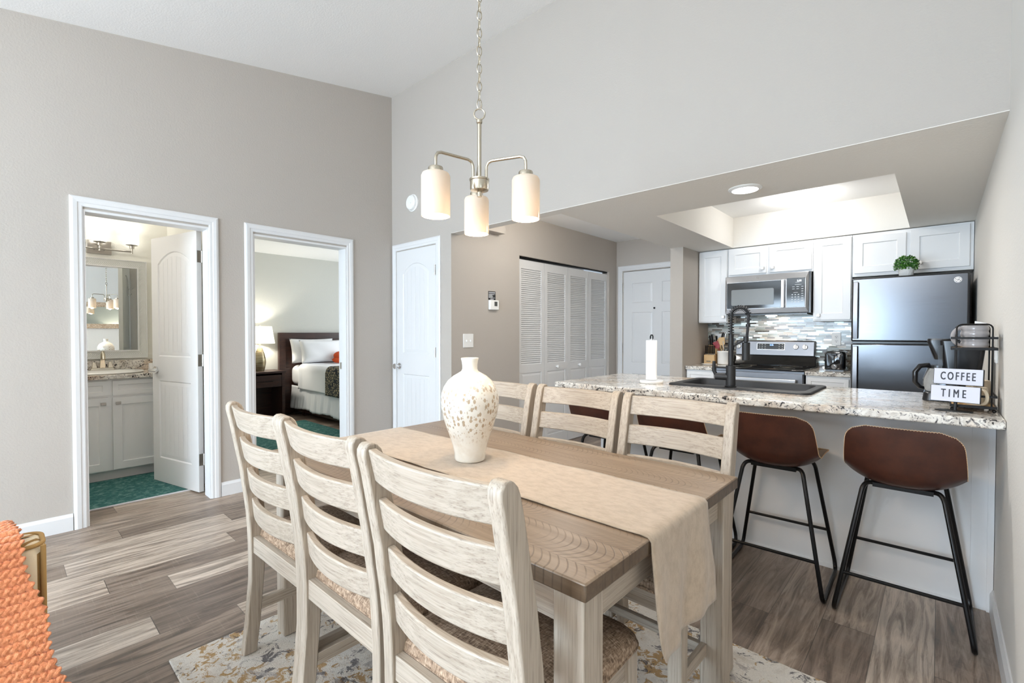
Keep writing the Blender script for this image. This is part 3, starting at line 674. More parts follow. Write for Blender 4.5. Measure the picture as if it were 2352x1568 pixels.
# ---- runner: lies on the table, drops over both short ends to a point
def runner_pt(u, v):
    # u along length 0..1, v across 0..1
    y0, y1 = 1.022, 1.378
    s = -0.20 + u * (1.54 + 0.20 + 0.305)          # distance from the left table edge
    z = 0.7635; x = -2.035 + s; y = y0 + (y1 - y0) * v
    wob = 0.0015 * math.sin(9*s + 4*v) + 0.002 * math.sin(23*s) * (v - 0.5)
    r = 0.012
    def over(d):                                    # distance past the edge -> (dx, dz)
        if d < r * PI/2: a = d / r; return r * math.sin(a), -r * (1 - math.cos(a))
        return r, -r - (d - r * PI/2)
    if s > 1.54 - r:
        d = s - (1.54 - r); dx, dz = over(d); x = -0.495 - r + dx; z += dz
        q = max(0, d - 0.02); g = min(1, q / 0.2)
        x += 0.004 + g * (0.010 + 0.009 * math.sin(v * 8.5 + 0.6) + 0.006 * math.sin(v * 17 + q * 9))
        y += g * (0.028 * v - 0.004 * (1 - v)) + 0.045 * max(0, (q - 0.16) / 0.13) ** 2 * (1 - v) ** 3
        z += 0.012 * v * g
    elif s < 0.0 + r:
        d = (r - s); dx, dz = over(d); x = -2.035 + r - dx; z += dz
        k = min(1, max(0, (d - 0.08) / 0.14)); yc_ = (y0 + y1)/2; y = y * (1-k) + yc_ * k
        x -= 0.004
    else: z += abs(wob)
    return (x, y, z)
mb = MB().grid(runner_pt, 150, 24)
rn = solo('table_runner', 'tan suede table runner along the middle of the table, one end hanging over the edge', 'table runner', mb, 'suede', (-1.265, 1.2, 0.76), solid=0.003, ang=60)
# ---- vase
prof = [(0.0, 0.0), (0.052, 0.0), (0.057, 0.004), (0.0575, 0.012), (0.0585, 0.03), (0.066, 0.062), (0.078, 0.098), (0.091, 0.135), (0.1015, 0.17), (0.1075, 0.2), (0.109, 0.225), (0.1065, 0.25), (0.098, 0.275), (0.083, 0.298), (0.062, 0.316), (0.043, 0.327), (0.032, 0.334), (0.0285, 0.342), (0.0285, 0.356), (0.031, 0.372), (0.0335, 0.38), (0.0325, 0.383), (0.0295, 0.381), (0.027, 0.365), (0.024, 0.345), (0.024, 0.33)]
mb = MB().lathe(prof, n=64, cap0=False, cap1=False)
mb.v = [(x - 1.30, y + 1.192, z + 0.767) for x, y, z in mb.v]
solo('vase', 'cream glazed ceramic vase with tan speckles on the table runner', 'vase', mb, 'speckle_glaze', (-1.30, 1.192, 0.767), ang=60)

# ---- dining chair: local origin on the floor, front towards +y, back at -y
ch = thing('dining_chair', '', 'chair', (0, 0, 0), group='whitewashed ladder-back dining chairs around the table', world=False)
W2 = 0.23
def postc(z):   # centre line of the rear post (y) by height
    pts = [(0.0, -0.205), (0.15, -0.188), (0.3, -0.176), (0.45, -0.172), (0.55, -0.178), (0.7, -0.198), (0.85, -0.226), (0.98, -0.254)]
    for (a, ya), (b, yb_) in zip(pts, pts[1:]):
        if z <= b:
            k = (z - a) / (b - a); k = k*k*(3-2*k)*0.35 + k*0.65; return ya + (yb_ - ya) * k
    return pts[-1][1]
for s in (-1, 1):
    mb = MB(); rings = []
    zs = [0.0, 0.06, 0.12, 0.2, 0.28, 0.36, 0.42, 0.48, 0.54, 0.6, 0.66, 0.72, 0.78, 0.84, 0.9, 0.945, 0.96, 0.97, 0.975]
    for z in zs:
        d = 0.024 if z < 0.3 else 0.024 + 0.006 * min(1, (z-0.3)/0.15)
        if z > 0.6: d = 0.030 - 0.004 * (z - 0.6) / 0.35
        if z > 0.945: d *= max(0.25, math.sqrt(max(0.02, 1 - ((z - 0.945) / 0.0305)**2)))
        y = postc(z); xi, xo = W2 - 0.036, W2
        rings.append([(s*xi, y - d, z), (s*xo, y - d, z), (s*xo, y + d, z), (s*xi, y + d, z)])
    mb.loft(rings); part('rear_post', mb, 'wash_z', ch, bevel=0.004, ang=40)
for (z0, z1) in ((0.885, 0.963), (0.765, 0.842), (0.645, 0.720), (0.528, 0.600)):
    mb = MB(); rings = []
    for i in range(15):
        a = -1 + 2*i/14; x = a * (W2 - 0.03); bow = 0.032 * (1 - a*a)
        y0 = postc(z0) - bow; y1 = postc(z1) - bow
        rings.append([(x, y0 - 0.011, z0), (x, y0 + 0.011, z0), (x, y1 + 0.011, z1), (x, y1 - 0.011, z1)])
    mb.loft(rings); part('back_rail', mb, 'wash_x', ch, bevel=0.004, ang=40)
for s in (-1, 1):
    x0 = s*(W2 - 0.045); part('leg', MB().box(x0, s*W2, 0.19, 0.235, 0, 0.435), 'wash_z', ch, bevel=0.003)
    part('seat_rail', MB().box(s*(W2-0.036), s*(W2-0.012), -0.16, 0.20, 0.372, 0.435), 'wash_y', ch, bevel=0.002)
    part('stretcher', MB().box(s*(W2-0.034), s*(W2-0.014), -0.17, 0.20, 0.155, 0.195), 'wash_y', ch, bevel=0.002)
part('seat_rail', MB().box(-W2+0.04, W2-0.04, 0.203, 0.227, 0.372, 0.435), 'wash_x', ch, bevel=0.002)
part('seat_rail', MB().box(-W2+0.034, W2-0.034, -0.192, -0.168, 0.385, 0.447), 'wash_x', ch, bevel=0.002)
part('stretcher', MB().box(-W2+0.03, W2-0.03, -0.01, 0.012, 0.16, 0.19), 'wash_x', ch, bevel=0.002)
def cush(u, v, lo=False):
    x = -1 + 2*u; y = -1 + 2*v
    return x, y
mb = MB(); rings = []
def rrect(hw, y0, y1, r, z, n=6):
    pts = []
    for cx, cy, a0 in ((hw-r, y1-r, 0), (-hw+r, y1-r, 90), (-hw+r, y0+r, 180), (hw-r, y0+r, 270)):
        for k in range(n+1):
            a = math.radians(a0 + 90*k/n); pts.append((cx + r*math.cos(a), cy + r*math.sin(a), z))
    return pts
for hw, y0, y1, r, z in ((0.222, -0.158, 0.24, 0.03, 0.432), (0.232, -0.165, 0.25, 0.036, 0.44), (0.236, -0.166, 0.254, 0.04, 0.452), (0.234, -0.164, 0.252, 0.045, 0.466), (0.222, -0.15, 0.24, 0.05, 0.48), (0.19, -0.11, 0.20, 0.06, 0.491), (0.12, -0.05, 0.13, 0.06, 0.497), (0.04, 0.02, 0.06, 0.015, 0.499)):
    rings.append(rrect(hw, y0, y1, r, z))
mb.loft(rings); seat = part('seat', mb, 'seat_fabric', ch, ang=80)
mb = MB().tube(rrect(0.2355, -0.166, 0.2535, 0.04, 0.449), 0.0035, 6, closed=True); part('piping', mb, 'seat_fabric', seat)
chairs = [(-0.778, 0.838, 0.02, 'ladder-back dining chair on the near side of the table, nearest the camera'),
          (-1.278, 0.848, 0.0, 'middle of the three ladder-back dining chairs on the near side of the table'),
          (-1.748, 0.848, 0.015, 'ladder-back dining chair on the near side, at the end towards the bathroom door'),
          (-0.778, 1.585, PI - 0.01, 'ladder-back dining chair on the far side, at the table end with the hanging runner'),
          (-1.262, 1.595, PI, 'middle ladder-back dining chair on the far side, right of the vase'),
          (-1.748, 1.59, PI, 'ladder-back dining chair on the far side of the table, partly hidden behind the speckled vase')]
for i, (x, y, rz, lab) in enumerate(chairs):
    if i == 0: ch.location = (x, y, 0.012); ch.rotation_euler = (0, 0, rz); ch['label'] = lab
    else: dup(ch, (x, y, 0.012), rz, lab)

# ---- chandelier
hx, hy = -1.268, 1.212
cl = thing('chandelier', 'brushed nickel three-light chandelier with frosted cylinder shades hanging on a chain', 'chandelier', (hx, hy, zc(hy)))
mb = MB().lathe([(0.0, 0.0), (0.012, 0.0), (0.022, 0.004), (0.033, 0.006), (0.035, 0.012), (0.035, 0.04), (0.037, 0.042), (0.037, 0.048), (0.03, 0.05), (0.01, 0.052)], (hx, hy, 1.765), 32)
mb.lathe([(0.009, 0), (0.009, 0.02)], (hx, hy, 1.748), 16); part('hub', mb, 'nickel', cl)
mb = MB().cyl((hx, hy, 1.81), (hx, hy, 2.02), 0.0075, n=14); mb.lathe([(0.0075, 0), (0.011, 0.004), (0.011, 0.014), (0.006, 0.018)], (hx, hy, 2.015), 16); part('stem', mb, 'nickel', cl)
def ring_pts(c, rx, rz_, ang, n=18):
    return [(c[0] + rx*math.cos(2*PI*k/n)*math.cos(ang), c[1] + rx*math.cos(2*PI*k/n)*math.sin(ang), c[2] + rz_*math.sin(2*PI*k/n)) for k in range(n)]
part('loop', MB().tube(ring_pts((hx, hy, 2.052), 0.02, 0.02, math.radians(42)), 0.0032, 8, True), 'nickel', cl)
mb = MB(); z = 2.088; k = 0
while z < zc(hy) - 0.05:
    mb.tube(ring_pts((hx, hy, z), 0.0088, 0.019, math.radians(42 + 20 + 90*(k % 2)), 14), 0.0022, 6, True); z += 0.0325; k += 1
part('chain', mb, 'nickel', cl)
part('cord', MB().tube([(hx + 0.004*math.sin(i*1.7), hy + 0.004*math.cos(i*2.1), 2.07 + i*(zc(hy)-2.09)/30) for i in range(31)], 0.0014, 5), 'nickel', cl)
part('canopy', MB().lathe([(0.012, -0.05), (0.045, -0.03), (0.06, -0.012), (0.062, 0.012)], (hx, hy, zc(hy)), 32), 'nickel', cl)
for deg in (140.0, 260.5, 20.5):
    a = math.radians(deg); dx, dy = math.cos(a), math.sin(a); R = 0.183
    def at(r, z): return (hx + dx*r, hy + dy*r, z)
    path = [at(0.028, 1.81), at(0.028, 1.84), at(0.029, 1.856), at(0.036, 1.869), at(0.05, 1.874), at(0.10, 1.874), at(R-0.022, 1.874), at(R-0.008, 1.869), at(R-0.001, 1.857), at(R, 1.84), at(R, 1.812)]
    arm = part('arm', MB().tube(path, 0.0055, 10), 'nickel', cl)
    part('socket_cap', MB().lathe([(0.006, 0.022), (0.024, 0.02), (0.026, 0.016), (0.026, 0.0), (0.0, 0.0)], at(R, 1.798), 28), 'nickel', arm)
    mb = MB().lathe([(0.02, 0.152), (0.038, 0.151), (0.046, 0.147), (0.05, 0.138), (0.05, 0.0), (0.0472, 0.0), (0.0472, 0.136), (0.043, 0.143), (0.02, 0.147)], at(R, 1.648), 40, False, False)
    part('shade', mb, 'frosted_glass', arm, ang=50)
    part('bulb', MB().lathe([(0.004, 0.0), (0.016, 0.004), (0.024, 0.014), (0.027, 0.028), (0.023, 0.044), (0.013, 0.06), (0.012, 0.085), (0.0, 0.086)], at(R, 1.672), 20), 'bulb_warm', arm)
    point('lamp_chandelier', at(R, 1.655), 6.5, WARM, 0.02)
# ---- small wall devices
mb = MB().lathe([(0.08, 0), (0.08, 0.01), (0.072, 0.014), (0.066, 0.034), (0.058, 0.04), (0.0, 0.041)], n=40); mb.xf(Matrix(((1,0,0,-3.68),(0,0,-1,YB),(0,1,0,2.467),(0,0,0,1))))
sd = thing('smoke_detector', 'round white smoke detector high on the wall left of the chandelier', 'smoke detector', (-3.68, YB, 2.467))
part('housing', mb, 'white_plastic', sd)
part('test_button', MB().cyl((-3.665, YB - 0.0405, 2.46), (-3.665, YB - 0.043, 2.46), 0.006, n=12), 'white_ceramic', sd)
th = thing('thermostat', 'small white thermostat on the hall wall below a black notice', 'thermostat', (XT, 3.165, 1.46))
part('housing', MB().box(XT, XT + 0.028, 3.106, 3.226, 1.462, 1.555), 'white_plastic', th, bevel=0.008, seg=3)
part('display', MB().box(XT + 0.028, XT + 0.0295, 3.162, 3.20, 1.498, 1.54), 'display_grey', th)
nt_ = thing('notice', 'small black notice card on the hall wall above the thermostat', 'notice', (XT, 3.155, 1.557))
part('card', MB().box(XT, XT + 0.002, 3.106, 3.203, 1.557, 1.638), 'black_matte', nt_)
mb = MB(); random.seed(4)
for i, (z, h_) in enumerate(((1.626, 0.007), (1.613, 0.003), (1.607, 0.003), (1.601, 0.003), (1.595, 0.003), (1.589, 0.003), (1.583, 0.003), (1.577, 0.003), (1.565, 0.006))):
    a = 3.112 if i < 8 else 3.135; b = 3.197 if i in (0, 1, 7) else (3.175 if i == 8 else 3.15 + random.random()*0.045); x = a
    while x < b:
        l = 0.003 + random.random()*0.009; mb.box(XT + 0.002, XT + 0.0025, x, min(x + l, b), z - h_/2, z + h_/2); x += l + 0.0016
part('lettering', mb, 'white_text', nt_)['kind'] = 'stuff'
sw = thing('switch_plate', 'white double light switch plate on the wall beside the closet door', 'light switch', (XT, 2.85, 1.175))
part('plate', MB().box(XT, XT + 0.006, 2.79, 2.913, 1.113, 1.237), 'white_plastic', sw, bevel=0.003)
for y in (2.828, 2.875): part('toggle', MB().box(XT + 0.005, XT + 0.016, y - 0.004, y + 0.004, 1.165, 1.183), 'white_plastic', sw, bevel=0.002)

# ---- bar stools: local origin on the floor, front (+y) towards the counter
st = thing('bar_stool', '', 'stool', (0, 0, 0), group='brown leather bar stools at the peninsula', world=False)
def shell(u, v, off=0.0):
    """u 0..1 from seat front to backrest top, v 0..1 across"""
    a = -1 + 2*v; s = u * 0.64
    if s < 0.30: y = 0.20 - s; z = 0.604 - 0.016 * (s/0.30); ny, nz = 0, 1
    elif s < 0.46:
        k = (s - 0.30) / 0.16; th_ = k * math.radians(76); R = 0.16 / math.radians(76)
        y = -0.10 - R * math.sin(th_); z = 0.588 + R * (1 - math.cos(th_)); ny, nz = math.sin(th_), math.cos(th_)
    else:
        d = s - 0.46; R = 0.16 / math.radians(76); t_ = math.radians(76)
        y = -0.10 - R*math.sin(t_) - d*math.cos(t_); z = 0.588 + R*(1-math.cos(t_)) + d*math.sin(t_); ny, nz = math.sin(t_), math.cos(t_)
    # half width along the length
    if u < 0.5: hw = 0.205 + 0.012 * math.sin(u*PI)
    else: hw = 0.217 - 0.038 * ((u - 0.5)/0.5)**1.6
    # rounded corners at both ends
    rc = 0.06
    for e, sgn in ((s, 1), (0.64 - s, 1)):
        if e < rc: hw -= rc - math.sqrt(max(0, rc*rc - (rc - e)**2))
    lift = 0.055 * abs(a)**2.4 * (0.55 + 0.6*math.sin(min(1, u*1.05)*PI)) * (1 if u < 0.6 else max(0.12, 1 - (u-0.6)/0.36))
    up_ = -0.012 * (1 - a*a) * (1 if u < 0.8 else (1-u)/0.2)
    x = a * (hw - 0.25*lift)
    o = lift + off + up_ * 0.6
    # backrest top edge lower in the middle is flat; sides wrap forward
    return (x, y + ny * o, z + nz * o)
sh = part('seat_shell', MB().grid(lambda u, v: shell(u, v, 0.0), 40, 24), 'leather', st, ang=80)
part('seat_pad', MB().grid(lambda u, v: shell(u, v, 0.020 * min(1, 8*min(u, 1-u, v, 1-v)) + 0.001), 40, 24), 'leather_inner', st, ang=80)
edge = [shell(i/40, 0) for i in range(41)] + [shell(1, j/24) for j in range(1, 25)] + [shell(1 - i/40, 1) for i in range(1, 41)] + [shell(0, 1 - j/24) for j in range(1, 24)]
mb = MB(); P = [Vector(p) for p in edge]; pts = []; acc = 0
for i in range(len(P)):
    a, b = P[i], P[(i+1) % len(P)]; L = (b-a).length; n = max(1, int(L/0.004))
    for k in range(n):
        q = a + (b-a)*(k/n); z_ = 0.0022 if (len(pts) % 2) else -0.0022
        pts.append(q + Vector((0, 0, 0.001)) + Vector((0, 0.6*z_, z_)))
part('stitching', MB().tube(pts, 0.0010, 4, True), 'thread', sh)
for s in (-1, 1):
    path = []
    def arc(p0, pc, p1, n=6):
        for k in range(n+1):
            t_ = k/n; path.append(tuple(Vector(p0)*(1-t_)**2 + Vector(pc)*2*t_*(1-t_) + Vector(p1)*t_*t_))
    x = lambda v: s*v
    path.append((x(0.05), -0.118, 0.580)); arc((x(0.105), -0.122, 0.586), (x(0.128), -0.132, 0.588), (x(0.135), -0.150, 0.555))
    arc((x(0.219), -0.212, 0.06), (x(0.226), -0.216, 0.010), (x(0.226), -0.17, 0.0095)); arc((x(0.226), 0.17, 0.0095), (x(0.226), 0.216, 0.010), (x(0.219), 0.212, 0.06))
    arc((x(0.142), 0.14, 0.54), (x(0.135), 0.13, 0.582), (x(0.10), 0.126, 0.582)); path.append((x(0.05), 0.124, 0.582))
    part('leg', MB().tube(path, 0.0095, 10), 'black_metal', st, label='black sled leg')
part('crossbar', MB().cyl((-0.199, -0.197, 0.185), (0.199, -0.197, 0.185), 0.0075, n=10), 'black_metal', st)
part('crossbar', MB().cyl((-0.195, 0.190, 0.215), (0.195, 0.190, 0.215), 0.0075, n=10), 'black_metal', st)
for y0, z0 in ((-0.132, 0.571), (0.11, 0.573)): part('seat_mount', MB().box(-0.10, 0.10, y0, y0 + 0.028, z0, z0 + 0.018), 'black_metal', st, label='black bracket under the seat')
stools = [(-0.11, 2.712, 0.0, 'brown leather bar stool beside the right wall, below the coffee sign'), (-0.608, 2.722, 0.02, 'brown leather bar stool second from the right wall'),
          (-1.10, 2.722, 0.0, 'brown leather bar stool behind the chair nearest the hanging runner'), (-1.58, 2.722, 0.0, 'brown leather bar stool at the hall end of the peninsula')]
for i, (x, y, rz, lab) in enumerate(stools):
    if i == 0: st.location = (x, y, 0); st.rotation_euler = (0, 0, rz); st['label'] = lab
    else: dup(st, (x, y, 0), rz, lab)

# ---- armchair corner with knitted throw at the left edge
ac = thing('armchair', 'striped fabric chair back under an orange knitted throw at the left edge', 'armchair', (-1.95, -0.3, 0.0))
def rbox(x0, x1, y0, y1, z0, z1, r, e=0.03):
    rings = []
    for z, q in ((z0, e*0.5), (z0 + e*0.5, 0.0), (z1 - e, 0.0), (z1 - e*0.4, e*0.25), (z1 - e*0.1, e*0.6), (z1, e*1.1)):
        rings.append([(x + (x0 + x1)/2, y, z) for x, y, z in rrect((x1 - x0)/2 - q, y0 + q, y1 - q, r, z)])
    return MB().loft(rings)
part('backrest', rbox(-1.83, -1.70, -0.62, 0.08, 0.16, 0.705, 0.035), 'stripe_fabric', ac, ang=60)
part('seat', rbox(-2.42, -1.835, -0.62, 0.06, 0.16, 0.40, 0.05), 'stripe_fabric', ac, ang=60)
mb = MB(); mb.tube([(x + (-1.765), y, z) for x, y, z in rrect(0.059, -0.615, 0.074, 0.033, 0.696)], 0.0055, 12, True); mb.tube([(-1.706, 0.073, 0.17 + 0.525*i/10) for i in range(11)], 0.0055, 12)
part('piping', mb, 'tan_piping', ac)
for x, y in ((-2.36, -0.56), (-1.76, -0.56), (-2.36, 0.0), (-1.76, 0.02)): part('leg', MB().cyl((x, y, 0), (x, y, 0.165), 0.016, 0.023, n=14), 'dark_wood', ac)
def knit(u, v):
    # u down the drape, v across from the far (right) edge inwards
    s = u * 0.95
    if s < 0.10: x = -1.84 - 0.01*math.cos(s*10); z = 0.62 + s
    elif s < 0.20: a = (s-0.10)/0.10*PI/2; x = -1.79 - 0.06*math.cos(a); z = 0.72 + 0.012*math.sin(a)
    elif s < 0.26: x = -1.79 + (s-0.20); z = 0.732
    else:
        d = s - 0.26; k = min(1, d/0.07); a = k * PI/2 * 0.9; R = 0.07/(PI/2*0.9)
        x = -1.73 + R*math.sin(a); z = 0.732 - R*(1 - math.cos(a))
        if d > 0.07: x += (d-0.07)*0.40; z -= (d-0.07)*0.92
    y = 0.022 - 0.62*v + (0.19 * max(0, s - 0.24) + 0.006*math.sin(s*30)) * (1 - 0.8*v)
    rib = 0.010 * abs(math.sin(s*PI/0.021)) + 0.005 * abs(math.sin(y*PI/0.0135 + 0.3*math.sin(s*40))) * (0.4 + 0.6*abs(math.cos(s*PI/0.021)))
    rib *= 0.8 + 0.2*math.sin(13*y + 9*s)
    nx, nz = (-0.9, 0.3) if s < 0.12 else ((0, 1) if s < 0.27 else (0.85, 0.5))
    return (x + nx*rib, y + 0.004*math.sin(s*PI/0.0105), z + nz*rib)
mb = MB().grid(knit, 330, 230)
solo('throw_blanket', 'chunky orange knitted throw draped over the armchair at the left edge', 'blanket', mb, 'orange_knit', (-1.8, -0.25, 0.72), solid=0.006, ang=180)
# ---- mirror on the right wall (seen in the bathroom mirror)
wm = thing('wall_mirror', 'long wood-framed mirror on the dining wall, seen reflected in the bathroom', 'mirror', (XR, 1.2, 1.57))
mb = MB(); slab_holes(mb, 'x', XR - 0.03, XR, 0.2, 1.66, 1.33, 1.815, [(0.285, 1.575, 1.415, 1.73)]); part('frame', mb, 'driftwood', wm, bevel=0.004)
part('glass', MB().box(XR - 0.015, XR - 0.005, 0.28, 1.58, 1.41, 1.735), 'mirror_glass', wm)

# ---- unseen torchiere behind the camera, added to carry the fill uplight
tl_ = thing('fill_torchiere', 'slim nickel torchiere, unseen, added behind the camera to bounce fill light', 'floor lamp', (-1.1, -2.9, 0.0))
part('base', MB().lathe([(0.0, 0.0), (0.14, 0.0), (0.14, 0.015), (0.02, 0.03), (0.0, 0.03)], (-1.1, -2.9, 0.0), 32, False, False), 'satin_nickel', tl_)
part('pole', MB().cyl((-1.1, -2.9, 0.02), (-1.1, -2.9, 1.72), 0.012, n=14), 'satin_nickel', tl_)
part('lamp_shade', MB().lathe([(0.02, 0.0), (0.12, 0.04), (0.19, 0.11), (0.187, 0.112), (0.117, 0.046), (0.0, 0.01)], (-1.1, -2.9, 1.7), 36, True, False), 'satin_nickel', tl_)

hl = thing('fill_light_hall', 'unseen round fill light added in the hall, hidden behind the header', 'ceiling light', (-2.35, 3.25, ZH))  # unseen fixture added to brighten the hall
part('base', MB().lathe([(0.15, 0.0), (0.15, -0.02), (0.14, -0.025)], (-2.35, 3.25, ZH), 36, True, False), 'satin_nickel', hl)
part('diffuser', MB().lathe([(0.14, -0.022), (0.125, -0.06), (0.08, -0.085), (0.0, -0.092)], (-2.35, 3.25, ZH), 36, False, False), 'frosted_white', hl)
point('fill_lamp_hall', (-2.35, 3.25, ZH - 0.16), 14, COOL, 0.08)

mb = MB().grid(lambda u, v: (-0.80 + 0.95*u, -3.90 + 0.03*math.sin(u*PI*18), 0.03 + 2.35*v), 150, 2)  # curtain added to darken one side of the refrigerator's reflection
solo('curtain', 'slate grey curtain added beside the patio door to darken the refrigerator reflection', 'curtain', mb, 'slate_curtain', (-0.33, -3.9, 0.03), solid=0.004, ang=90)
# ================================================================== KITCHEN
def knob(mb, c, n=(0, -1, 0)):
    c = Vector(c); n = Vector(n); p = c + n*0.014
    mb.cyl(c, p, 0.006, n=10)
    if abs(n.y) > 0.5: mb.box(c.x - 0.014, c.x + 0.014, c.y + n.y*0.012, c.y + n.y*0.024, c.z - 0.014, c.z + 0.014)
    else: mb.box(c.x + n.x*0.012, c.x + n.x*0.024, c.y - 0.017, c.y + 0.017, c.z - 0.012, c.z + 0.012)
    return mb
YU = 5.062  # carcass front of the wall cabinets, doors stand 20 mm proud
def upper(label, x0, x1, z0, doors, knobs):
    t = thing('wall_cabinet', label, 'cabinet', ((x0+x1)/2, 5.2, z0), group='white shaker wall cabinets')
    part('body', MB().box(x0, x1, YU, 5.342, z0, 2.102), 'white_cabinet', t, bevel=0.001, seg=1)
    for i, (a, b, zz0, zz1) in enumerate(doors):
        d = part('cabinet_door', MB().shaker((a, YU, zz0), (1,0,0), (0,0,1), (0,-1,0), b - a, zz1 - zz0, 0.02, 0.057), 'white_cabinet', t, smooth=False, bevel=0.0012, seg=1)
        if knobs[i]: part('knob', knob(MB(), (knobs[i][0], YU - 0.02, knobs[i][1])), 'satin_nickel', d, bevel=0.002)
upper('tall white wall cabinet at the left end, beside the hall corner', -1.905, -1.612, 1.352, [(-1.9, -1.618, 1.362, 2.09)], [(-1.647, 1.41)])
upper('wide white two-door wall cabinet above the microwave', -1.61, -0.866, 1.812, [(-1.598, -1.252, 1.832, 2.09), (-1.226, -0.876, 1.832, 2.09)], [(-1.283, 1.875), (-1.195, 1.875)])
upper('narrow tall white wall cabinet between microwave and refrigerator', -0.864, -0.574, 1.352, [(-0.852, -0.58, 1.365, 2.09)], [(-0.818, 1.405)])
upper('white two-door wall cabinet above the refrigerator, behind the small plant', -0.572, 0.188, 1.735, [(-0.556, -0.212, 1.762, 2.075), (-0.185, 0.165, 1.762, 2.085)], [(-0.243, 1.81), (-0.125, 1.815)])
# ---- microwave
mw = thing('microwave', 'stainless over-the-range microwave with black door and keypad', 'microwave', (-1.24, 5.15, 1.428))
part('body', MB().box(-1.605, -0.872, 5.0, 5.342, 1.43, 1.806), 'black_metal', mw)
mb = MB(); mb.loft([[(-1.605, 5.0, 1.436), (-0.882, 5.0, 1.436), (-0.882, 5.0, 1.806), (-1.605, 5.0, 1.806)], [(-1.605, 4.965, 1.436), (-0.882, 4.965, 1.436), (-0.882, 4.965, 1.806), (-1.605, 4.965, 1.806)],
    [(-1.588, 4.953, 1.483), (-0.905, 4.953, 1.483), (-0.905, 4.953, 1.743), (-1.588, 4.953, 1.743)]]); part('front_frame', mb, 'stainless_light', mw, smooth=False, bevel=0.002)
part('grille', MB().box(-0.8815, -0.868, 4.975, 5.0, 1.432, 1.806), 'black_plastic', mw)
dr = part('door', MB().box(-1.586, -1.098, 4.948, 4.956, 1.485, 1.741), 'black_gloss', mw, bevel=0.003)
mb = MB().prism(rrect(0.205, -0.079, 0.079, 0.012, 0)and [(a - 1.352, b + 1.594) for a, b, _ in rrect(0.19, -0.078, 0.078, 0.012, 0)], 'y', 4.945, 4.949); part('window', mb, 'oven_window', dr)
mb = MB(); mb.box(-1.094, -1.066, 4.90, 4.918, 1.478, 1.742); mb.box(-1.09, -1.07, 4.915, 4.955, 1.50, 1.52); mb.box(-1.09, -1.07, 4.915, 4.955, 1.70, 1.72); part('handle', mb, 'stainless_light', dr, bevel=0.004)
cp = part('control_panel', MB().box(-1.056, -0.908, 4.947, 4.955, 1.484, 1.752), 'black_gloss', mw, bevel=0.002)
mb = MB(); yk = 4.9465
for r in range(4):
    for c_ in range(3): mb.box(-1.015 + c_*0.025, -1.004 + c_*0.025, yk, 4.9475, 1.595 - r*0.022, 1.602 - r*0.022)
for r in range(7): mb.box(-0.937, -0.921, yk, 4.9475, 1.668 - r*0.021, 1.673 - r*0.021)
for r in range(2):
    for c_ in range(2): mb.box(-1.01 + c_*0.034, -0.99 + c_*0.034, yk, 4.9475, 1.668 - r*0.019, 1.672 - r*0.019)
mb.box(-0.99, -0.935, yk, 4.9475, 1.688, 1.691); mb.box(-1.0, -0.965, yk, 4.9475, 1.616, 1.619); mb.box(-0.985, -0.952, yk, 4.9475, 1.709, 1.712)
part('keypad', mb, 'white_text', cp)['kind'] = 'stuff'
part('clock_digits', text_mb('1:10', 0.024, frame_mtx((-0.955, 4.9465, 1.724), (1,0,0), (0,0,1)), 0.9, 0.0006, 0.0005), 'white_digits', cp)
mb = MB().tube([(-1.31 + 0.012*math.cos(2*PI*k/20), 4.958, 1.776 + 0.012*math.sin(2*PI*k/20)) for k in range(20)], 0.0012, 5, True); part('emblem', mb, 'chrome', mw)
mb = MB(); mb.box(-1.58, -0.9, 5.0, 5.3, 1.418, 1.43); part('vent_panel', mb, 'black_plastic', mw)
part('task_light', MB().box(-1.27, -1.18, 5.10, 5.16, 1.413, 1.418), 'bulb_warm', mw)
l = area('lamp_microwave', (-1.22, 5.13, 1.41), (0, 0, 0), 0.09, 0.05, 0.9, WARM)
# ---- refrigerator
fr = thing('refrigerator', 'stainless top-freezer refrigerator against the right wall', 'refrigerator', (-0.18, 4.95, 0.0))
part('cabinet', MB().box(-0.522, 0.158, 4.645, 5.33, 0.02, 1.66), 'black_plastic', fr, bevel=0.004)
fd = part('freezer_door', MB().box(-0.522, 0.153, 4.58, 4.64, 1.178, 1.676), 'stainless', fr, bevel=0.012, seg=3)
rd = part('refrigerator_door', MB().box(-0.522, 0.153, 4.58, 4.64, 0.06, 1.163), 'stainless', fr, bevel=0.012, seg=3)
part('gasket', MB().box(-0.515, 0.148, 4.60, 4.645, 1.160, 1.181), 'black_plastic', fr)
def fhandle(z0, z1, par):
    mb = MB(); rings = []
    for i in range(17):
        k = i/16; z = z0 + (z1-z0)*k; b = 0.012 * math.sin(PI*k)
        rings.append([(-0.507, 4.545 - b, z), (-0.475, 4.545 - b, z), (-0.475, 4.557 - b, z), (-0.507, 4.557 - b, z)])
    mb.loft(rings); mb.box(-0.503, -0.479, 4.55, 4.585, z0, z0 + 0.03); mb.box(-0.503, -0.479, 4.55, 4.585, z1 - 0.03, z1)
    part('handle', mb, 'stainless_mid', par, bevel=0.003)
fhandle(1.20, 1.645, fd); fhandle(0.62, 1.142, rd)
ex, ez = 0.092, 1.622
em = part('emblem', MB().cyl((ex, 4.581, ez), (ex, 4.577, ez), 0.021, n=32), 'chrome', fd, label='round silver monogram emblem')
mb = MB(); mb.tube([(ex + 0.0165*math.cos(2*PI*k/28), 4.5765, ez + 0.0165*math.sin(2*PI*k/28)) for k in range(28)], 0.0011, 5, True)
for q in range(4):
    a0 = PI/4 + q*PI/2
    mb.tube([(ex + (0.0165 - 0.006*k/5)*math.cos(a0 + 0.5*k/5), 4.5765, ez + (0.0165 - 0.006*k/5)*math.sin(a0 + 0.5*k/5)) for k in range(6)], 0.0009, 4)
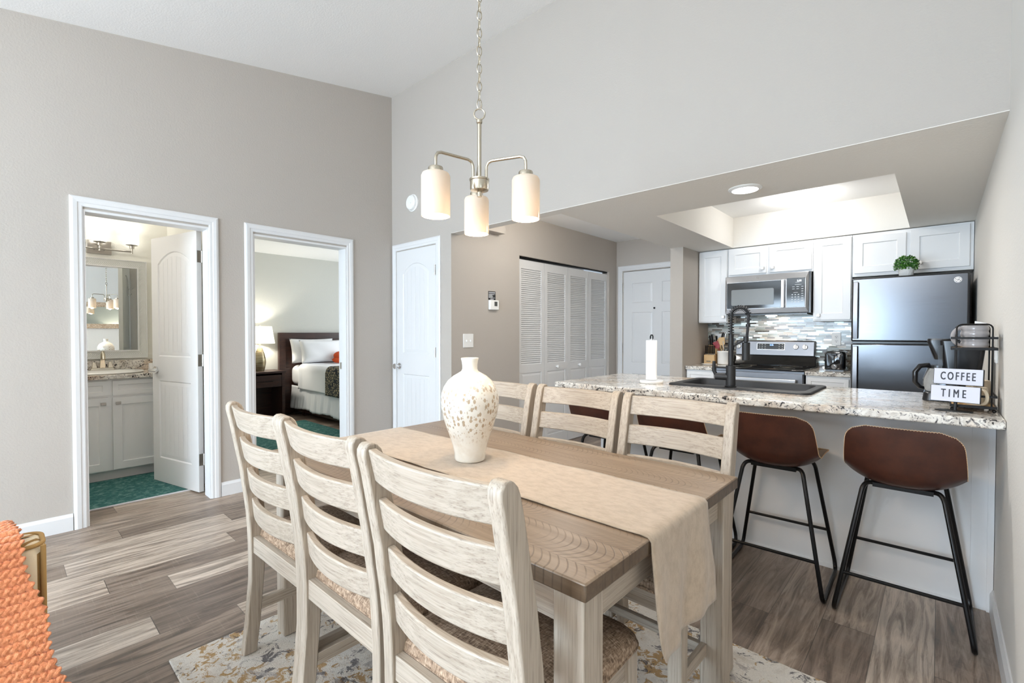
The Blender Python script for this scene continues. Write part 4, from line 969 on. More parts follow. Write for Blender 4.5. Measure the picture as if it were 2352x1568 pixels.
m2 = text_mb('GE', 0.017, frame_mtx((ex, 4.5765, ez), (1,0,0), (0,0,1)), 0.85, 0.0004, 0.0004); o_ = len(mb.v); mb.v += m2.v; mb.f += [[i + o_ for i in f] for f in m2.f]; mb.mi += m2.mi
part('monogram', mb, 'display_grey', em)
# ---- plant on the fridge
pl = thing('potted_plant', 'small bushy green plant in a white dimpled pot on the refrigerator', 'plant', (-0.195, 4.70, 1.676))
part('pot', MB().lathe([(0.0, 0.0), (0.037, 0.0), (0.041, 0.004), (0.052, 0.066), (0.05, 0.068), (0.047, 0.062), (0.0, 0.06)], (-0.195, 4.70, 1.677), 32, False, False), 'dimple_pot', pl)
random.seed(11); mb = MB()
for i in range(1000):
    a = random.random()*2*PI; b = math.acos(1 - 1.5*random.random()); r = 0.072 * (0.78 + 0.3*random.random())
    d = Vector((math.sin(b)*math.cos(a), math.sin(b)*math.sin(a), math.cos(b))); c = Vector((-0.195, 4.70, 1.765)) + Vector((d.x*r*0.98, d.y*r*0.98, d.z*r*0.95))
    t1 = d.cross(Vector((random.random()-.5, random.random()-.5, random.random()-.5))).normalized(); t2 = (d*0.7 + t1.cross(d)*0.7).normalized()
    L = 0.007 + random.random()*0.005; Wd = 0.0042 + 0.002*random.random()
    mb.add([c - t2*L*0.5, c + t1*Wd + d*0.002, c + t2*L, c - t1*Wd + d*0.002], [(0, 1, 2, 3)])
part('foliage', mb, 'leaf', pl, smooth=False)
mb = MB()
for i in range(40):
    a = i*2.4; r = 0.055*math.sqrt(i/40); mb.tube([(-0.195 + r*0.3*math.cos(a), 4.70 + r*0.3*math.sin(a), 1.74), (-0.195 + r*math.cos(a), 4.70 + r*math.sin(a), 1.79 - r*0.4)], 0.0012, 4)
part('stem', mb, 'leaf', pl)['kind'] = 'stuff'
part('soil', MB().cyl((-0.195, 4.70, 1.738), (-0.195, 4.70, 1.741), 0.0465, n=24), 'soil', pl)
# ---- range
rg = thing('range', 'stainless electric range with black glass cooktop and lit blue clock', 'range', (-1.235, 5.0, 0.0))
part('body', MB().box(-1.608, -0.868, 4.73, 5.34, 0.02, 0.905), 'stainless_dark', rg)
part('cooktop', MB().box(-1.612, -0.864, 4.70, 5.30, 0.905, 0.922), 'black_gloss', rg, bevel=0.005, seg=3)
mb = MB()
for cx, cy, r in ((-1.43, 4.86, 0.10), (-1.05, 4.86, 0.085), (-1.43, 5.13, 0.075), (-1.05, 5.13, 0.095)):
    mb.tube([(cx + r*math.cos(2*PI*k/36), cy + r*math.sin(2*PI*k/36), 0.9222) for k in range(36)], 0.0012, 4, True)
part('burner', mb, 'display_grey', rg)['kind'] = 'stuff'
od = part('oven_door', MB().box(-1.604, -0.872, 4.70, 4.73, 0.20, 0.885), 'stainless_mid', rg, bevel=0.004)
part('window', MB().box(-1.50, -0.975, 4.697, 4.701, 0.38, 0.72), 'black_gloss', od)
mb = MB(); mb.box(-1.56, -0.915, 4.645, 4.668, 0.805, 0.838); mb.box(-1.54, -1.51, 4.66, 4.70, 0.812, 0.832); mb.box(-0.965, -0.935, 4.66, 4.70, 0.812, 0.832); part('handle', mb, 'stainless_light', od, bevel=0.006, seg=3)
part('drawer', MB().box(-1.604, -0.872, 4.705, 4.73, 0.04, 0.19), 'stainless', rg, bevel=0.004)
mb = MB().prism([(5.235, 0.922), (5.25, 0.955), (5.268, 1.02), (5.34, 1.02), (5.34, 0.922)], 'x', -1.608, -0.868); part('splash_guard', mb, 'black_gloss', rg, bevel=0.004)
bp = part('control_console', MB().prism([(5.262, 1.022), (5.282, 1.16), (5.292, 1.168), (5.34, 1.168), (5.34, 1.022)], 'x', -1.59, -0.886), 'stainless_mid', rg, bevel=0.003, smooth=False)
kx = Vector((0, 0.02, 0.138)).normalized(); kn = Vector((0, -kx.z, kx.y))
def con(a, w_, d=0.0): p = Vector((a, 5.262, 1.022)) + kx*w_ + kn*d; return p
def conbox(mb, a0, a1, w0, w1, d0, d1): mb.loft([[con(a0, w0, d), con(a1, w0, d), con(a1, w1, d), con(a0, w1, d)] for d in (d0, d1)])
mb = MB(); conbox(mb, -1.39, -1.135, 0.055, 0.122, 0.0, 0.002); part('display_frame', mb, 'chrome', bp)
mb = MB(); conbox(mb, -1.385, -1.14, 0.059, 0.118, 0.0, 0.003); dp = part('display', mb, 'black_gloss', bp)
mb = MB()
for r in range(3):
    for c_ in (-1.37, -1.345, -1.318, -1.19, -1.162): conbox(mb, c_, c_ + 0.011, 0.068 + r*0.019, 0.0715 + r*0.019, 0.003, 0.0035)
part('button_marks', mb, 'white_text', dp)['kind'] = 'stuff'
part('clock_digits', text_mb('1:16', 0.02, frame_mtx(con(-1.255, 0.103, 0.0036), (1, 0, 0), kx), 1.0, 0.0006, 0.0004), 'blue_digits', dp)
for a in (-1.565, -1.505, -1.04, -0.962):
    mb = MB(); c0 = con(a, 0.085, 0.0); mb.cyl(c0, con(a, 0.085, 0.014), 0.024, 0.022, n=24); conbox(mb, a - 0.006, a + 0.006, 0.063, 0.107, 0.012, 0.026); part('knob', mb, 'satin_nickel', bp, bevel=0.002)
# ---- base cabinets and their worktops along the back wall
for lab, wl, x0, x1, sl in (('white base cabinet left of the range', 'granite worktop left of the range, carrying the knife block', -1.906, -1.618, 0), ('white base cabinet between range and refrigerator', 'granite worktop between range and refrigerator, under the toaster', -0.856, -0.536, 1)):
    t = thing('base_cabinet', lab, 'cabinet', ((x0+x1)/2, 5.0, 0.0), group='white base cabinets along the back wall')
    part('body', MB().box(x0, x1, 4.74, 5.34, 0.1, 0.878), 'white_cabinet', t); part('toe_kick', MB().box(x0, x1, 4.80, 5.33, 0.0, 0.1), 'white_trim', t)
    d = part('drawer', MB().shaker((x0+0.012, 4.74, 0.70), (1,0,0), (0,0,1), (0,-1,0), x1-x0-0.024, 0.16, 0.02, 0.03), 'white_cabinet', t, smooth=False); part('knob', knob(MB(), ((x0+x1)/2, 4.72, 0.78)), 'satin_nickel', d)
    d = part('cabinet_door', MB().shaker((x0+0.012, 4.74, 0.115), (1,0,0), (0,0,1), (0,-1,0), x1-x0-0.024, 0.57, 0.02, 0.055), 'white_cabinet', t, smooth=False); part('knob', knob(MB(), (x1-0.045, 4.72, 0.64)), 'satin_nickel', d)
    solo('worktop', wl, 'worktop', MB().box(x0 - (0.0 if sl == 0 else 0.002), x1 + (0.004 if sl == 0 else 0.004), 4.70, 5.342, 0.879, 0.914), 'granite', ((x0+x1)/2, 5.0, 0.879), bevel=0.006, seg=3)
# ---- peninsula
pn_ = thing('peninsula_cabinet', 'long white peninsula base with flat back panel behind the bar stools', 'cabinet', (-0.8, 3.2, 0.0))
part('body', slab_holes(MB(), 'z', 0.0, 0.876, -1.80, XR - 0.002, 2.985, 3.42, [(-1.26, -0.52, 3.0, 3.40)]), 'white_cabinet', pn_)
part('back_panel', MB().box(-1.82, 0.115, 2.962, 2.985, 0.0, 0.876), 'white_cabinet', pn_)
part('filler_strip', MB().box(0.1153, 0.188, 2.966, 2.985, 0.0, 0.876), 'white_cabinet', pn_); part('corner_trim', MB().box(0.168, 0.189, 2.955, 2.966, 0.0, 0.876), 'white_cabinet', pn_)
part('base_trim', MB().box(-1.82, 0.115, 2.955, 2.962, 0.0, 0.02), 'white_cabinet', pn_)
part('end_panel', MB().box(-1.82, -1.80, 2.985, 3.42, 0.0, 0.876), 'white_cabinet', pn_)
SX0, SX1, SY0, SY1 = -1.285, -0.50, 2.875, 3.405
mb = slab_holes(MB(), 'z', 0.876, 0.914, -1.934, XR - 0.001, 2.551, 3.46, [(SX0 + 0.03, SX1 - 0.03, SY0 + 0.035, SY1 - 0.03)])
solo('countertop', 'long speckled granite countertop on the peninsula holding the black sink', 'countertop', mb, 'granite', (-0.87, 3.0, 0.876), bevel=0.008, seg=3)
# ---- sink: rim, single bowl
mb = MB(); rings = []
def srr(e, z, r=0.045): return [(x + (SX0+SX1)/2, y, z) for x, y, z in rrect((SX1-SX0)/2 - e, SY0 + e, SY1 - e, max(r - e*0.3, 0.02), 0)] if False else [(a + (SX0+SX1)/2, b, z) for a, b, _ in rrect((SX1-SX0)/2 - e, SY0 + e, SY1 - e, max(r - e*0.3, 0.02), 0)]
def bowl(e, ef, z, r): return [(a + (SX0+SX1)/2, b, z) for a, b, _ in rrect((SX1-SX0)/2 - e, SY0 + ef, SY1 - e, r, 0)]
rings = [srr(0.0, 0.9145), srr(0.0, 0.920), srr(0.004, 0.925), srr(0.012, 0.926), bowl(0.045, 0.095, 0.924, 0.05), bowl(0.05, 0.13, 0.908, 0.05), bowl(0.06, 0.14, 0.74, 0.06), bowl(0.09, 0.17, 0.725, 0.05), bowl(0.2, 0.24, 0.722, 0.03)]
mb.loft(rings, caps=False); n = len(rings[0]); mb.f.append([8*n + j for j in range(n)]); mb.mi.append(0)
sk = thing('kitchen_sink', 'black composite drop-in sink in the peninsula countertop', 'sink', ((SX0+SX1)/2, 3.14, 0.914))
part('basin', mb, 'black_matte', sk, ang=50)
part('drain', MB().cyl((-0.89, 3.16, 0.7225), (-0.89, 3.16, 0.726), 0.045, n=24), 'black_metal', sk)
# ---- faucet
FX, FY = -0.912, 2.925
fc = thing('kitchen_faucet', 'matte black spring pull-down faucet at the sink', 'faucet', (FX, FY, 0.926))
mb = MB(); mb.cyl((FX, FY, 0.926), (FX, FY, 0.931), 0.032, n=28); mb.cyl((FX, FY, 0.931), (FX, FY, 1.052), 0.0265, n=28); part('body', mb, 'black_matte', fc, bevel=0.002)
sx_, sy_ = -0.74, -0.67  # side outlet of the mixer towards the camera's left
mb = MB(); mb.cyl((FX, FY, 0.985), (FX - 0.085, FY - 0.01, 0.985), 0.021, n=24); part('mixer', mb, 'black_matte', fc, bevel=0.002)
mb = MB(); mb.tube([(FX - 0.08, FY - 0.012, 0.995), (FX - 0.092, FY - 0.016, 1.02), (FX - 0.09, FY - 0.018, 1.075)], [0.011, 0.011, 0.009], 12); part('lever', mb, 'black_matte', fc)
part('riser', MB().cyl((FX, FY, 1.05), (FX, FY, 1.235), 0.0145, n=20), 'black_matte', fc)
part('collar', MB().cyl((FX, FY, 1.145), (FX, FY, 1.172), 0.0175, n=20), 'black_matte', fc)
ax, ay = 0.9, 0.436 # direction of the spout arch
def arch(k):  # k 0..1
    R = 0.047
    if k < 0.25: return (FX, FY, 1.235 + 0.108*k/0.25)
    if k < 0.7:
        a = (k-0.25)/0.45*PI*0.93; return (FX + ax*R*(1-math.cos(a)), FY + ay*R*(1-math.cos(a)), 1.343 + R*1.05*math.sin(a))
    q = (k-0.7)/0.3; a = PI*0.93; p = (FX + ax*R*(1-math.cos(a)), FY + ay*R*(1-math.cos(a)), 1.343 + R*1.05*math.sin(a))
    return (p[0] - ax*0.012*q*q, p[1] - ay*0.012*q*q, p[2] - 0.165*q)
part('hose', MB().tube([arch(i/60) for i in range(61)], 0.0075, 10), 'black_matte', fc)
mb = MB(); N = 22; pts = []
for i in range(N*12 + 1):
    k = 0.0 + 0.78*i/(N*12); c_ = Vector(arch(k)); d_ = (Vector(arch(min(1, k+0.01))) - c_).normalized(); s1 = Vector((-ay, ax, 0)); s2 = d_.cross(s1); a = 2*PI*i/12
    pts.append(c_ + (s1*math.cos(a) + s2*math.sin(a))*0.0155)
part('spring', MB().tube(pts, 0.0021, 5), 'black_matte', fc)
e = Vector(arch(1.0)); mid = Vector(arch(0.82))
mb = MB(); mb.cyl(e + Vector((0, 0, 0.012)), e, 0.011, n=16); mb.cyl(e, e - Vector((0, 0, 0.105)), 0.0215, n=24); part('spray_head', mb, 'black_matte', fc, bevel=0.002)
mb = MB(); mb.tube([(FX, FY, 1.158), tuple(e + Vector((0, 0, 0.018)))], 0.0045, 10); mb.cyl(e + Vector((0, 0, 0.004)), e + Vector((0, 0, 0.034)), 0.0145, n=18); part('holder_arm', mb, 'black_matte', fc)
part('hose_clip', MB().cyl(mid - Vector((0, 0, 0.008)), mid + Vector((0, 0, 0.008)), 0.0125, n=14), 'black_matte', fc)
# ---- paper towel
hx2, hy2 = -1.405, 2.91
ho = thing('paper_towel_holder', 'paper towel stand with white marble base on the countertop', 'towel holder', (hx2, hy2, 0.914))
part('base', MB().lathe([(0.074, 0.001), (0.076, 0.006), (0.076, 0.016), (0.073, 0.02), (0.0, 0.02)], (hx2, hy2, 0.914), 40, True, False), 'white_ceramic', ho)
part('rod', MB().cyl((hx2, hy2, 0.93), (hx2, hy2, 1.205), 0.006, n=12), 'chrome', ho)
mb = MB().tube([(hx2 - 0.008, hy2, 1.205), (hx2 - 0.008, hy2, 1.22), (hx2 - 0.003, hy2, 1.231), (hx2 + 0.005, hy2, 1.231), (hx2 + 0.009, hy2, 1.222), (hx2 + 0.009, hy2, 1.205)], 0.0045, 10); part('finial', mb, 'black_metal', ho)
mb = MB(); rings = [];
mb.lathe([(0.02, 0.0), (0.0345, 0.0), (0.0355, 0.004), (0.0355, 0.256), (0.034, 0.26), (0.02, 0.26)], (hx2, hy2, 0.936), 40, False, False)
mb.lathe([(0.02, 0.0), (0.02, 0.26)], (hx2, hy2, 0.936), 40, False, False)
mb.grid(lambda u, v: (hx2 + (0.0365 + 0.012*max(0, v-0.6)*max(0, u-.5))*math.cos(-1.9 + v*1.7), hy2 + (0.0365 + 0.012*max(0, v-.6)*max(0, u-.5))*math.sin(-1.9 + v*1.7), 0.937 + (1-u)*(0.255 - 0.11*(1-v)**1.5)), 12, 16)
solo('paper_towel_roll', 'slim white paper towel roll standing on the holder', 'paper towels', mb, 'paper_white', (hx2, hy2, 0.936), ang=60)
# ---- coffee corner
rk = thing('mug_rack', 'two-tier black wire mug rack with wood shelves at the right end of the countertop', 'rack', (0.105, 2.83, 0.914))
RX0, RX1, RY0, RY1 = 0.048, 0.168, 2.755, 2.925
mb = MB()
for y in (RY0, RY1):
    pth = [(RX0+0.006, y, 0.925), (RX0+0.006, y, 1.262)] + [(RX0 + 0.006 + 0.018*(1-math.cos(a)), y, 1.262 + 0.018*math.sin(a)) for a in (0.4, 0.8, 1.2, PI/2)] + [(RX1 - 0.006 - 0.018*(1-math.cos(a)), y, 1.262 + 0.018*math.sin(a)) for a in (PI/2, 1.2, 0.8, 0.4)] + [(RX1-0.006, y, 1.262), (RX1-0.006, y, 0.925)]
    mb.tube(pth, 0.003, 8)
part('wire_frame', mb, 'black_metal', rk)
for z, tag_ in ((0.93, 'lower'), (1.172, 'upper')):
    mb = MB(); slab_holes(mb, 'z', z, z + 0.011, RX0 - 0.012, RX1 + 0.01, RY0 - 0.012, RY1 + 0.012, [(RX0 - 0.008, RX1 + 0.006, RY0 - 0.008, RY1 + 0.008)]); part('shelf_rim', mb, 'black_metal', rk)
    part('shelf', MB().box(RX0 - 0.0075, RX1 + 0.0055, RY0 - 0.0075, RY1 + 0.0075, z + 0.002, z + 0.008), 'light_wood', rk)
    mb = MB(); slab_holes(mb, 'z', z + 0.046, z + 0.055, RX0 - 0.012, RX1 + 0.01, RY0 - 0.012, RY1 + 0.012, [(RX0 - 0.009, RX1 + 0.007, RY0 - 0.009, RY1 + 0.009)]); part('guard_rail', mb, 'black_metal', rk)
for x in (RX0 - 0.004, RX1 + 0.002):
    for y in (RY0 - 0.004, RY1 + 0.004):
        mb = MB(); mb.sphere((x, y, 0.9215), 0.007, 0.007, 0.007, 8, 12); part('foot', mb, 'black_metal', rk)
def mug(name, label, x, y, z, mat, R, Hh, ribs, grp, hdir):
    m = thing(name, label, 'mug', (x, y, z), group=grp)
    pr = [(0.0, 0.0), (R*0.86, 0.0)]
    N = 40
    for i in range(N + 1):
        k = i / N; r = R * (0.93 + (0.07 * abs(math.sin(PI * ribs * k)) if ribs else 0.07*math.sin(PI*k))); pr.append((r, 0.002 + (Hh - 0.004) * k))
    pr += [(R*0.93 - 0.003, Hh), (R*0.93 - 0.006, Hh - 0.004), (R*0.86, 0.008), (0.0, 0.006)]
    part('body', MB().lathe(pr, (x, y, z), 36, False, False), mat, m, ang=60)
    u = Vector((math.cos(hdir), math.sin(hdir), 0)); c = Vector((x, y, z + Hh/2)) + u*(R*0.9)
    part('handle', MB().tube([tuple(c + u*0.030*math.cos(a) + Vector((0, 0, Hh*0.40*math.sin(a)))) for a in [(-PI/2 - 0.15) + (PI + 0.3)*k/14 for k in range(15)]], 0.006, 10), mat, m)
mug('coffee_mug', 'grey ribbed mug at the front of the upper rack shelf', 0.112, 2.80, 1.1805, 'grey_mug', 0.043, 0.095, 4, 'mugs on the coffee rack', PI + 0.15)
mug('coffee_mug', 'grey ribbed mug at the back of the upper rack shelf', 0.110, 2.892, 1.1805, 'grey_mug', 0.043, 0.095, 4, 'mugs on the coffee rack', PI - 0.1)
mug('coffee_mug', 'cream mug at the back of the lower rack shelf', 0.128, 2.885, 0.9385, 'cream_mug', 0.04, 0.10, 0, 'mugs on the coffee rack', -PI/2 - 0.3)
mug('coffee_mug', 'cream mug at the front of the lower rack shelf beside the sign', 0.118, 2.80, 0.9385, 'cream_mug', 0.038, 0.075, 0, 'mugs on the coffee rack', -PI/2 + 0.5)
# sign
sg = thing('letter_sign', 'two-panel white letter sign reading COFFEE TIME on a black stand', 'sign', (0.055, 2.70, 0.914))
ang_ = math.radians(-13); su = Vector((math.cos(ang_), math.sin(ang_), 0)); tl = math.radians(7); snn = Vector((su.y, -su.x, 0)); sw_ = (Vector((0, 0, 1))*math.cos(tl) - snn*math.sin(tl)*1.0).normalized()
def sbox(mb, o, W_, H_, d0, d1):
    nn = su.cross(sw_); o = Vector(o); mb.loft([[o + su*a + sw_*b + nn*d for a, b in ((-W_/2, 0), (W_/2, 0), (W_/2, H_), (-W_/2, H_))] for d in (d0, d1)])
for nm, o, z0, sz in (('COFFEE', (0.058, 2.712, 1.026), 0, 0.05), ('TIME', (0.049, 2.692, 0.955), 0, 0.05)):
    mb = MB(); sbox(mb, o, 0.156, 0.068, -0.014, 0.0); bx_ = part('letter_panel', mb, 'black_matte', sg, bevel=0.001)
    mb = MB(); sbox(mb, Vector(o) + sw_*0.0015, 0.152, 0.065, 0.0, 0.001); part('panel_face', mb, 'sign_white', bx_)
    nn = su.cross(sw_)
    mb = MB()
    for q in (-0.0007, 0.0, 0.0007):
        for q2 in (-0.0004, 0.0004):
            m2 = text_mb(nm, 0.0475, frame_mtx(Vector(o) + sw_*(0.034 + q2) + nn*(0.0015 + 0.00003*q/0.0007) + su*(q + (0.0 if nm == 'COFFEE' else -0.004)), su, sw_), 0.52, 0.0, 0.0004, 1.4 if nm == 'COFFEE' else 1.7); mb.add(m2.v, m2.f)
    part('lettering', mb, 'dark_text', bx_)
mb = MB(); mb.cyl((0.052, 2.722, 0.918), (0.058, 2.728, 1.05), 0.006, n=12); part('post', mb, 'black_matte', sg)
mb = MB().lathe([(0.0, 0.0), (0.06, 0.0), (0.06, 0.003), (0.0, 0.004)], (0.0, 0.0, 0.0), 40, False, False); mb.v = [(0.048 + x, 2.715 + y*0.55, 0.915 + z) for x, y, z in mb.v]; part('base', mb, 'black_matte', sg)
# coffee maker
cm = thing('coffee_maker', 'black drip coffee maker behind the mug rack', 'coffee maker', (0.07, 3.12, 0.914))
mb = MB()
def rr2(x0, x1, y0, y1, r, z): return [(a + (x0+x1)/2, b, z) for a, b, _ in rrect((x1-x0)/2, y0, y1, r, 0)]
part('base', MB().loft([rr2(-0.06, 0.16, 3.04, 3.22, 0.03, 0.915), rr2(-0.055, 0.155, 3.045, 3.215, 0.03, 0.955)]), 'black_plastic', cm, bevel=0.003)
part('water_tank', MB().loft([rr2(0.03, 0.135, 3.05, 3.215, 0.02, 0.955), rr2(0.0, 0.162, 3.05, 3.215, 0.02, 1.205), rr2(0.005, 0.157, 3.055, 3.21, 0.02, 1.212)]), 'black_plastic', cm)
part('brew_head', MB().loft([rr2(-0.018, 0.05, 3.07, 3.2, 0.02, 1.115), rr2(-0.045, 0.05, 3.06, 3.21, 0.02, 1.2), rr2(-0.043, 0.05, 3.062, 3.208, 0.02, 1.216)]), 'black_plastic', cm)
part('water_window', MB().box(-0.004, 0.012, 3.046, 3.051, 1.0, 1.185), 'carafe_glass', cm)
cf = part('carafe', MB().lathe([(0.05, 0.0), (0.06, 0.015), (0.06, 0.06), (0.042, 0.115)], (-0.0, 3.13, 0.958), 28, True, False), 'carafe_glass', cm)
part('handle', MB().tube([(-0.035, 3.115, 1.085), (-0.07, 3.10, 1.08), (-0.088, 3.095, 1.05), (-0.088, 3.095, 1.0), (-0.07, 3.10, 0.975), (-0.055, 3.11, 0.972)], [0.011, 0.012, 0.012, 0.011, 0.009, 0.007], 12), 'black_plastic', cf)
part('lid', MB().cyl((0, 3.13, 1.07), (0, 3.13, 1.085), 0.045, n=24), 'black_plastic', cf)
# papers behind the rack, wall outlet beside it
mb = MB(); mb.loft([[(0.118, 3.02, 1.2135), (0.16, 3.02, 1.2135), (0.16, 3.026, 1.2135), (0.118, 3.026, 1.2135)], [(0.122, 3.035, 1.30), (0.162, 3.045, 1.29), (0.162, 3.051, 1.29), (0.122, 3.041, 1.30)]])
mb.v = [(x, y + 0.06, z) for x, y, z in mb.v]
solo('paper_filter', 'white paper filter standing on the coffee maker behind the mug rack', 'paper filter', mb, 'paper_white', (0.14, 3.09, 1.2135))
ow = thing('outlet_plate', 'white outlet plate on the right wall behind the mug rack', 'outlet', (XR, 3.0, 1.17)); part('plate', MB().box(XR - 0.007, XR, 2.955, 3.03, 1.11, 1.23), 'white_plastic', ow, bevel=0.003); part('socket', MB().box(XR - 0.009, XR - 0.006, 2.975, 3.01, 1.125, 1.215), 'white_plastic', ow)
def outlet(label, x, z, y=5.343):
    o = thing('outlet_plate', label, 'outlet', (x, y, z)); part('plate', MB().box(x - 0.037, x + 0.037, y - 0.006, y, z - 0.06, z + 0.06), 'white_plastic', o, bevel=0.003)
    for s in (-1, 1):
        f = part('socket', MB().lathe([(0.017, 0), (0.016, 0.002), (0, 0.0022)], n=20, cap0=True, cap1=False).xf(Matrix(((1,0,0,x),(0,0,-1,y-0.006),(0,1,0,z+s*0.02),(0,0,0,1)))), 'white_plastic', o)
        mb = MB(); mb.box(x-0.0075, x-0.005, y-0.0088, y-0.0078, z+s*0.02-0.001, z+s*0.02+0.008); mb.box(x+0.005, x+0.0075, y-0.0088, y-0.0078, z+s*0.02-0.001, z+s*0.02+0.008); mb.cyl((x, y-0.0088, z+s*0.02-0.008), (x, y-0.0078, z+s*0.02-0.008), 0.003, n=8); part('slot', mb, 'black_matte', f)['kind'] = 'stuff'
outlet('white outlet plate on the mosaic backsplash above the toaster', -0.72, 1.188); outlet('white outlet plate on the backsplash behind the knife block', -1.792, 1.175)
# ---- toaster
to = thing('toaster', 'glossy black two-slice toaster beside the refrigerator', 'toaster', (-0.675, 5.06, 0.914))
mb = MB(); rings = []
for y, e in ((4.925, 0.02), (4.93, 0.006), (4.95, 0.0), (5.18, 0.0), (5.2, 0.006), (5.205, 0.02)):
    x0, x1, z0, z1 = -0.752 + e, -0.605 - e, 0.922 + e*0.4, 1.085 - e; r = 0.028
    ring = []
    for cx, cz, a0 in ((x1-r, z1-r, 0), (x0+r, z1-r, 90), (x0+0.008, z0+0.008, 180), (x1-0.008, z0+0.008, 270)):
        q = r if a0 < 180 else 0.008
        for k in range(7): a = math.radians(a0 + 15*k); ring.append((cx + q*math.cos(a), y, cz + q*math.sin(a)))
    rings.append(ring)
mb.loft(rings); part('housing', mb, 'black_gloss', to, ang=50)
mb = MB(); mb.box(-0.745, -0.612, 4.935, 5.195, 0.914, 0.923); part('base', mb, 'black_plastic', to)
part('lever_slot', MB().box(-0.682, -0.675, 4.922, 4.926, 0.985, 1.06), 'dark_gap', to)
part('lever', MB().box(-0.70, -0.657, 4.905, 4.924, 1.05, 1.064), 'black_plastic', to, bevel=0.003)
mb = MB(); mb.cyl((-0.678, 4.926, 0.952), (-0.678, 4.922, 0.952), 0.021, n=24); mb.cyl((-0.678, 4.922, 0.952), (-0.678, 4.908, 0.952), 0.011, n=18); part('dial', mb, 'chrome', to)
mb = MB(); mb.box(-0.715, -0.695, 4.96, 5.16, 1.0845, 1.0855); mb.box(-0.66, -0.64, 4.96, 5.16, 1.0845, 1.0855); part('bread_slot', mb, 'dark_gap', to)['kind'] = 'stuff'
# ---- knife block with its knives
KX0, KX1 = -1.872, -1.765
kb = thing('knife_block', 'light wood knife block in the corner of the back worktop', 'knife block', (-1.82, 5.19, 0.914))
part('body', MB().prism([(5.12, 0.9145), (5.26, 0.9145), (5.315, 1.09), (5.25, 1.115), (5.21, 1.02), (5.12, 1.012)], 'x', KX0, KX1), 'light_wood', kb, bevel=0.003)
part('name_plate', MB().box(-1.845, -1.80, 5.1185, 5.1205, 0.94, 0.947), 'display_grey', kb)
for i in range(6):
    x = KX0 + 0.011 + i*0.0172
    k_ = thing('steak_knife', 'black-handled steak knife in the front row of the knife block, %s from the left' % ['first', 'second', 'third', 'fourth', 'fifth', 'sixth'][i], 'knife', (x, 5.16, 1.016), group='steak knives in the knife block')
    mb = MB(); d = Vector((0, -0.18, 1)).normalized(); b0 = Vector((x, 5.158, 1.022))
    mb.loft([[b0 + d*s + Vector((sx2*0.005, sy2*w2, 0)) for sx2, sy2 in ((-1,-1),(1,-1),(1,1),(-1,1))] for s, w2 in ((0.0, 0.007), (0.02, 0.009), (0.06, 0.008), (0.085, 0.01), (0.092, 0.006))]); part('handle', mb, 'black_plastic', k_, bevel=0.002)
    part('bolster', MB().box(x - 0.003, x + 0.003, 5.152, 5.164, 1.0145, 1.023), 'satin_nickel', k_)
for i, (x, L_, nm, lab) in enumerate(((-1.852, 0.105, 'chef_knife', 'largest black-handled knife at the back left of the knife block'), (-1.829, 0.115, 'bread_knife', 'tall black-handled knife second from left in the back row of the block'), (-1.784, 0.10, 'carving_knife', 'black-handled knife at the back right of the knife block'))):
    k_ = thing(nm, lab, 'knife', (x, 5.27, 1.1), group=None)
    d = Vector((0, -0.30, 1)).normalized(); b0 = Vector((x, 5.272, 1.112)); mb = MB()
    mb.loft([[b0 + d*s + Vector((sx2*0.008, sy2*w2, 0)) for sx2, sy2 in ((-1,-1),(1,-1),(1,1),(-1,1))] for s, w2 in ((0.0, 0.010), (0.03, 0.013), (L_*0.7, 0.011), (L_, 0.014), (L_+0.008, 0.008))]); part('handle', mb, 'black_plastic', k_, bevel=0.003)
    part('bolster', MB().cyl(b0 - d*0.012, b0 + d*0.002, 0.006, n=10), 'satin_nickel', k_)
# white tray in front of the block
mb = MB().lathe([(0.0, 0.0), (0.055, 0.0), (0.075, 0.008), (0.078, 0.012), (0.074, 0.012), (0.055, 0.004), (0.0, 0.003)], n=36, cap0=False, cap1=False); mb.v = [(-1.765 + x*1.05, 4.98 + y*0.75, 0.9145 + z) for x, y, z in mb.v]
solo('spoon_rest', 'low white oval dish on the worktop in front of the knife block', 'dish', mb, 'white_ceramic', (-1.765, 4.98, 0.9145))
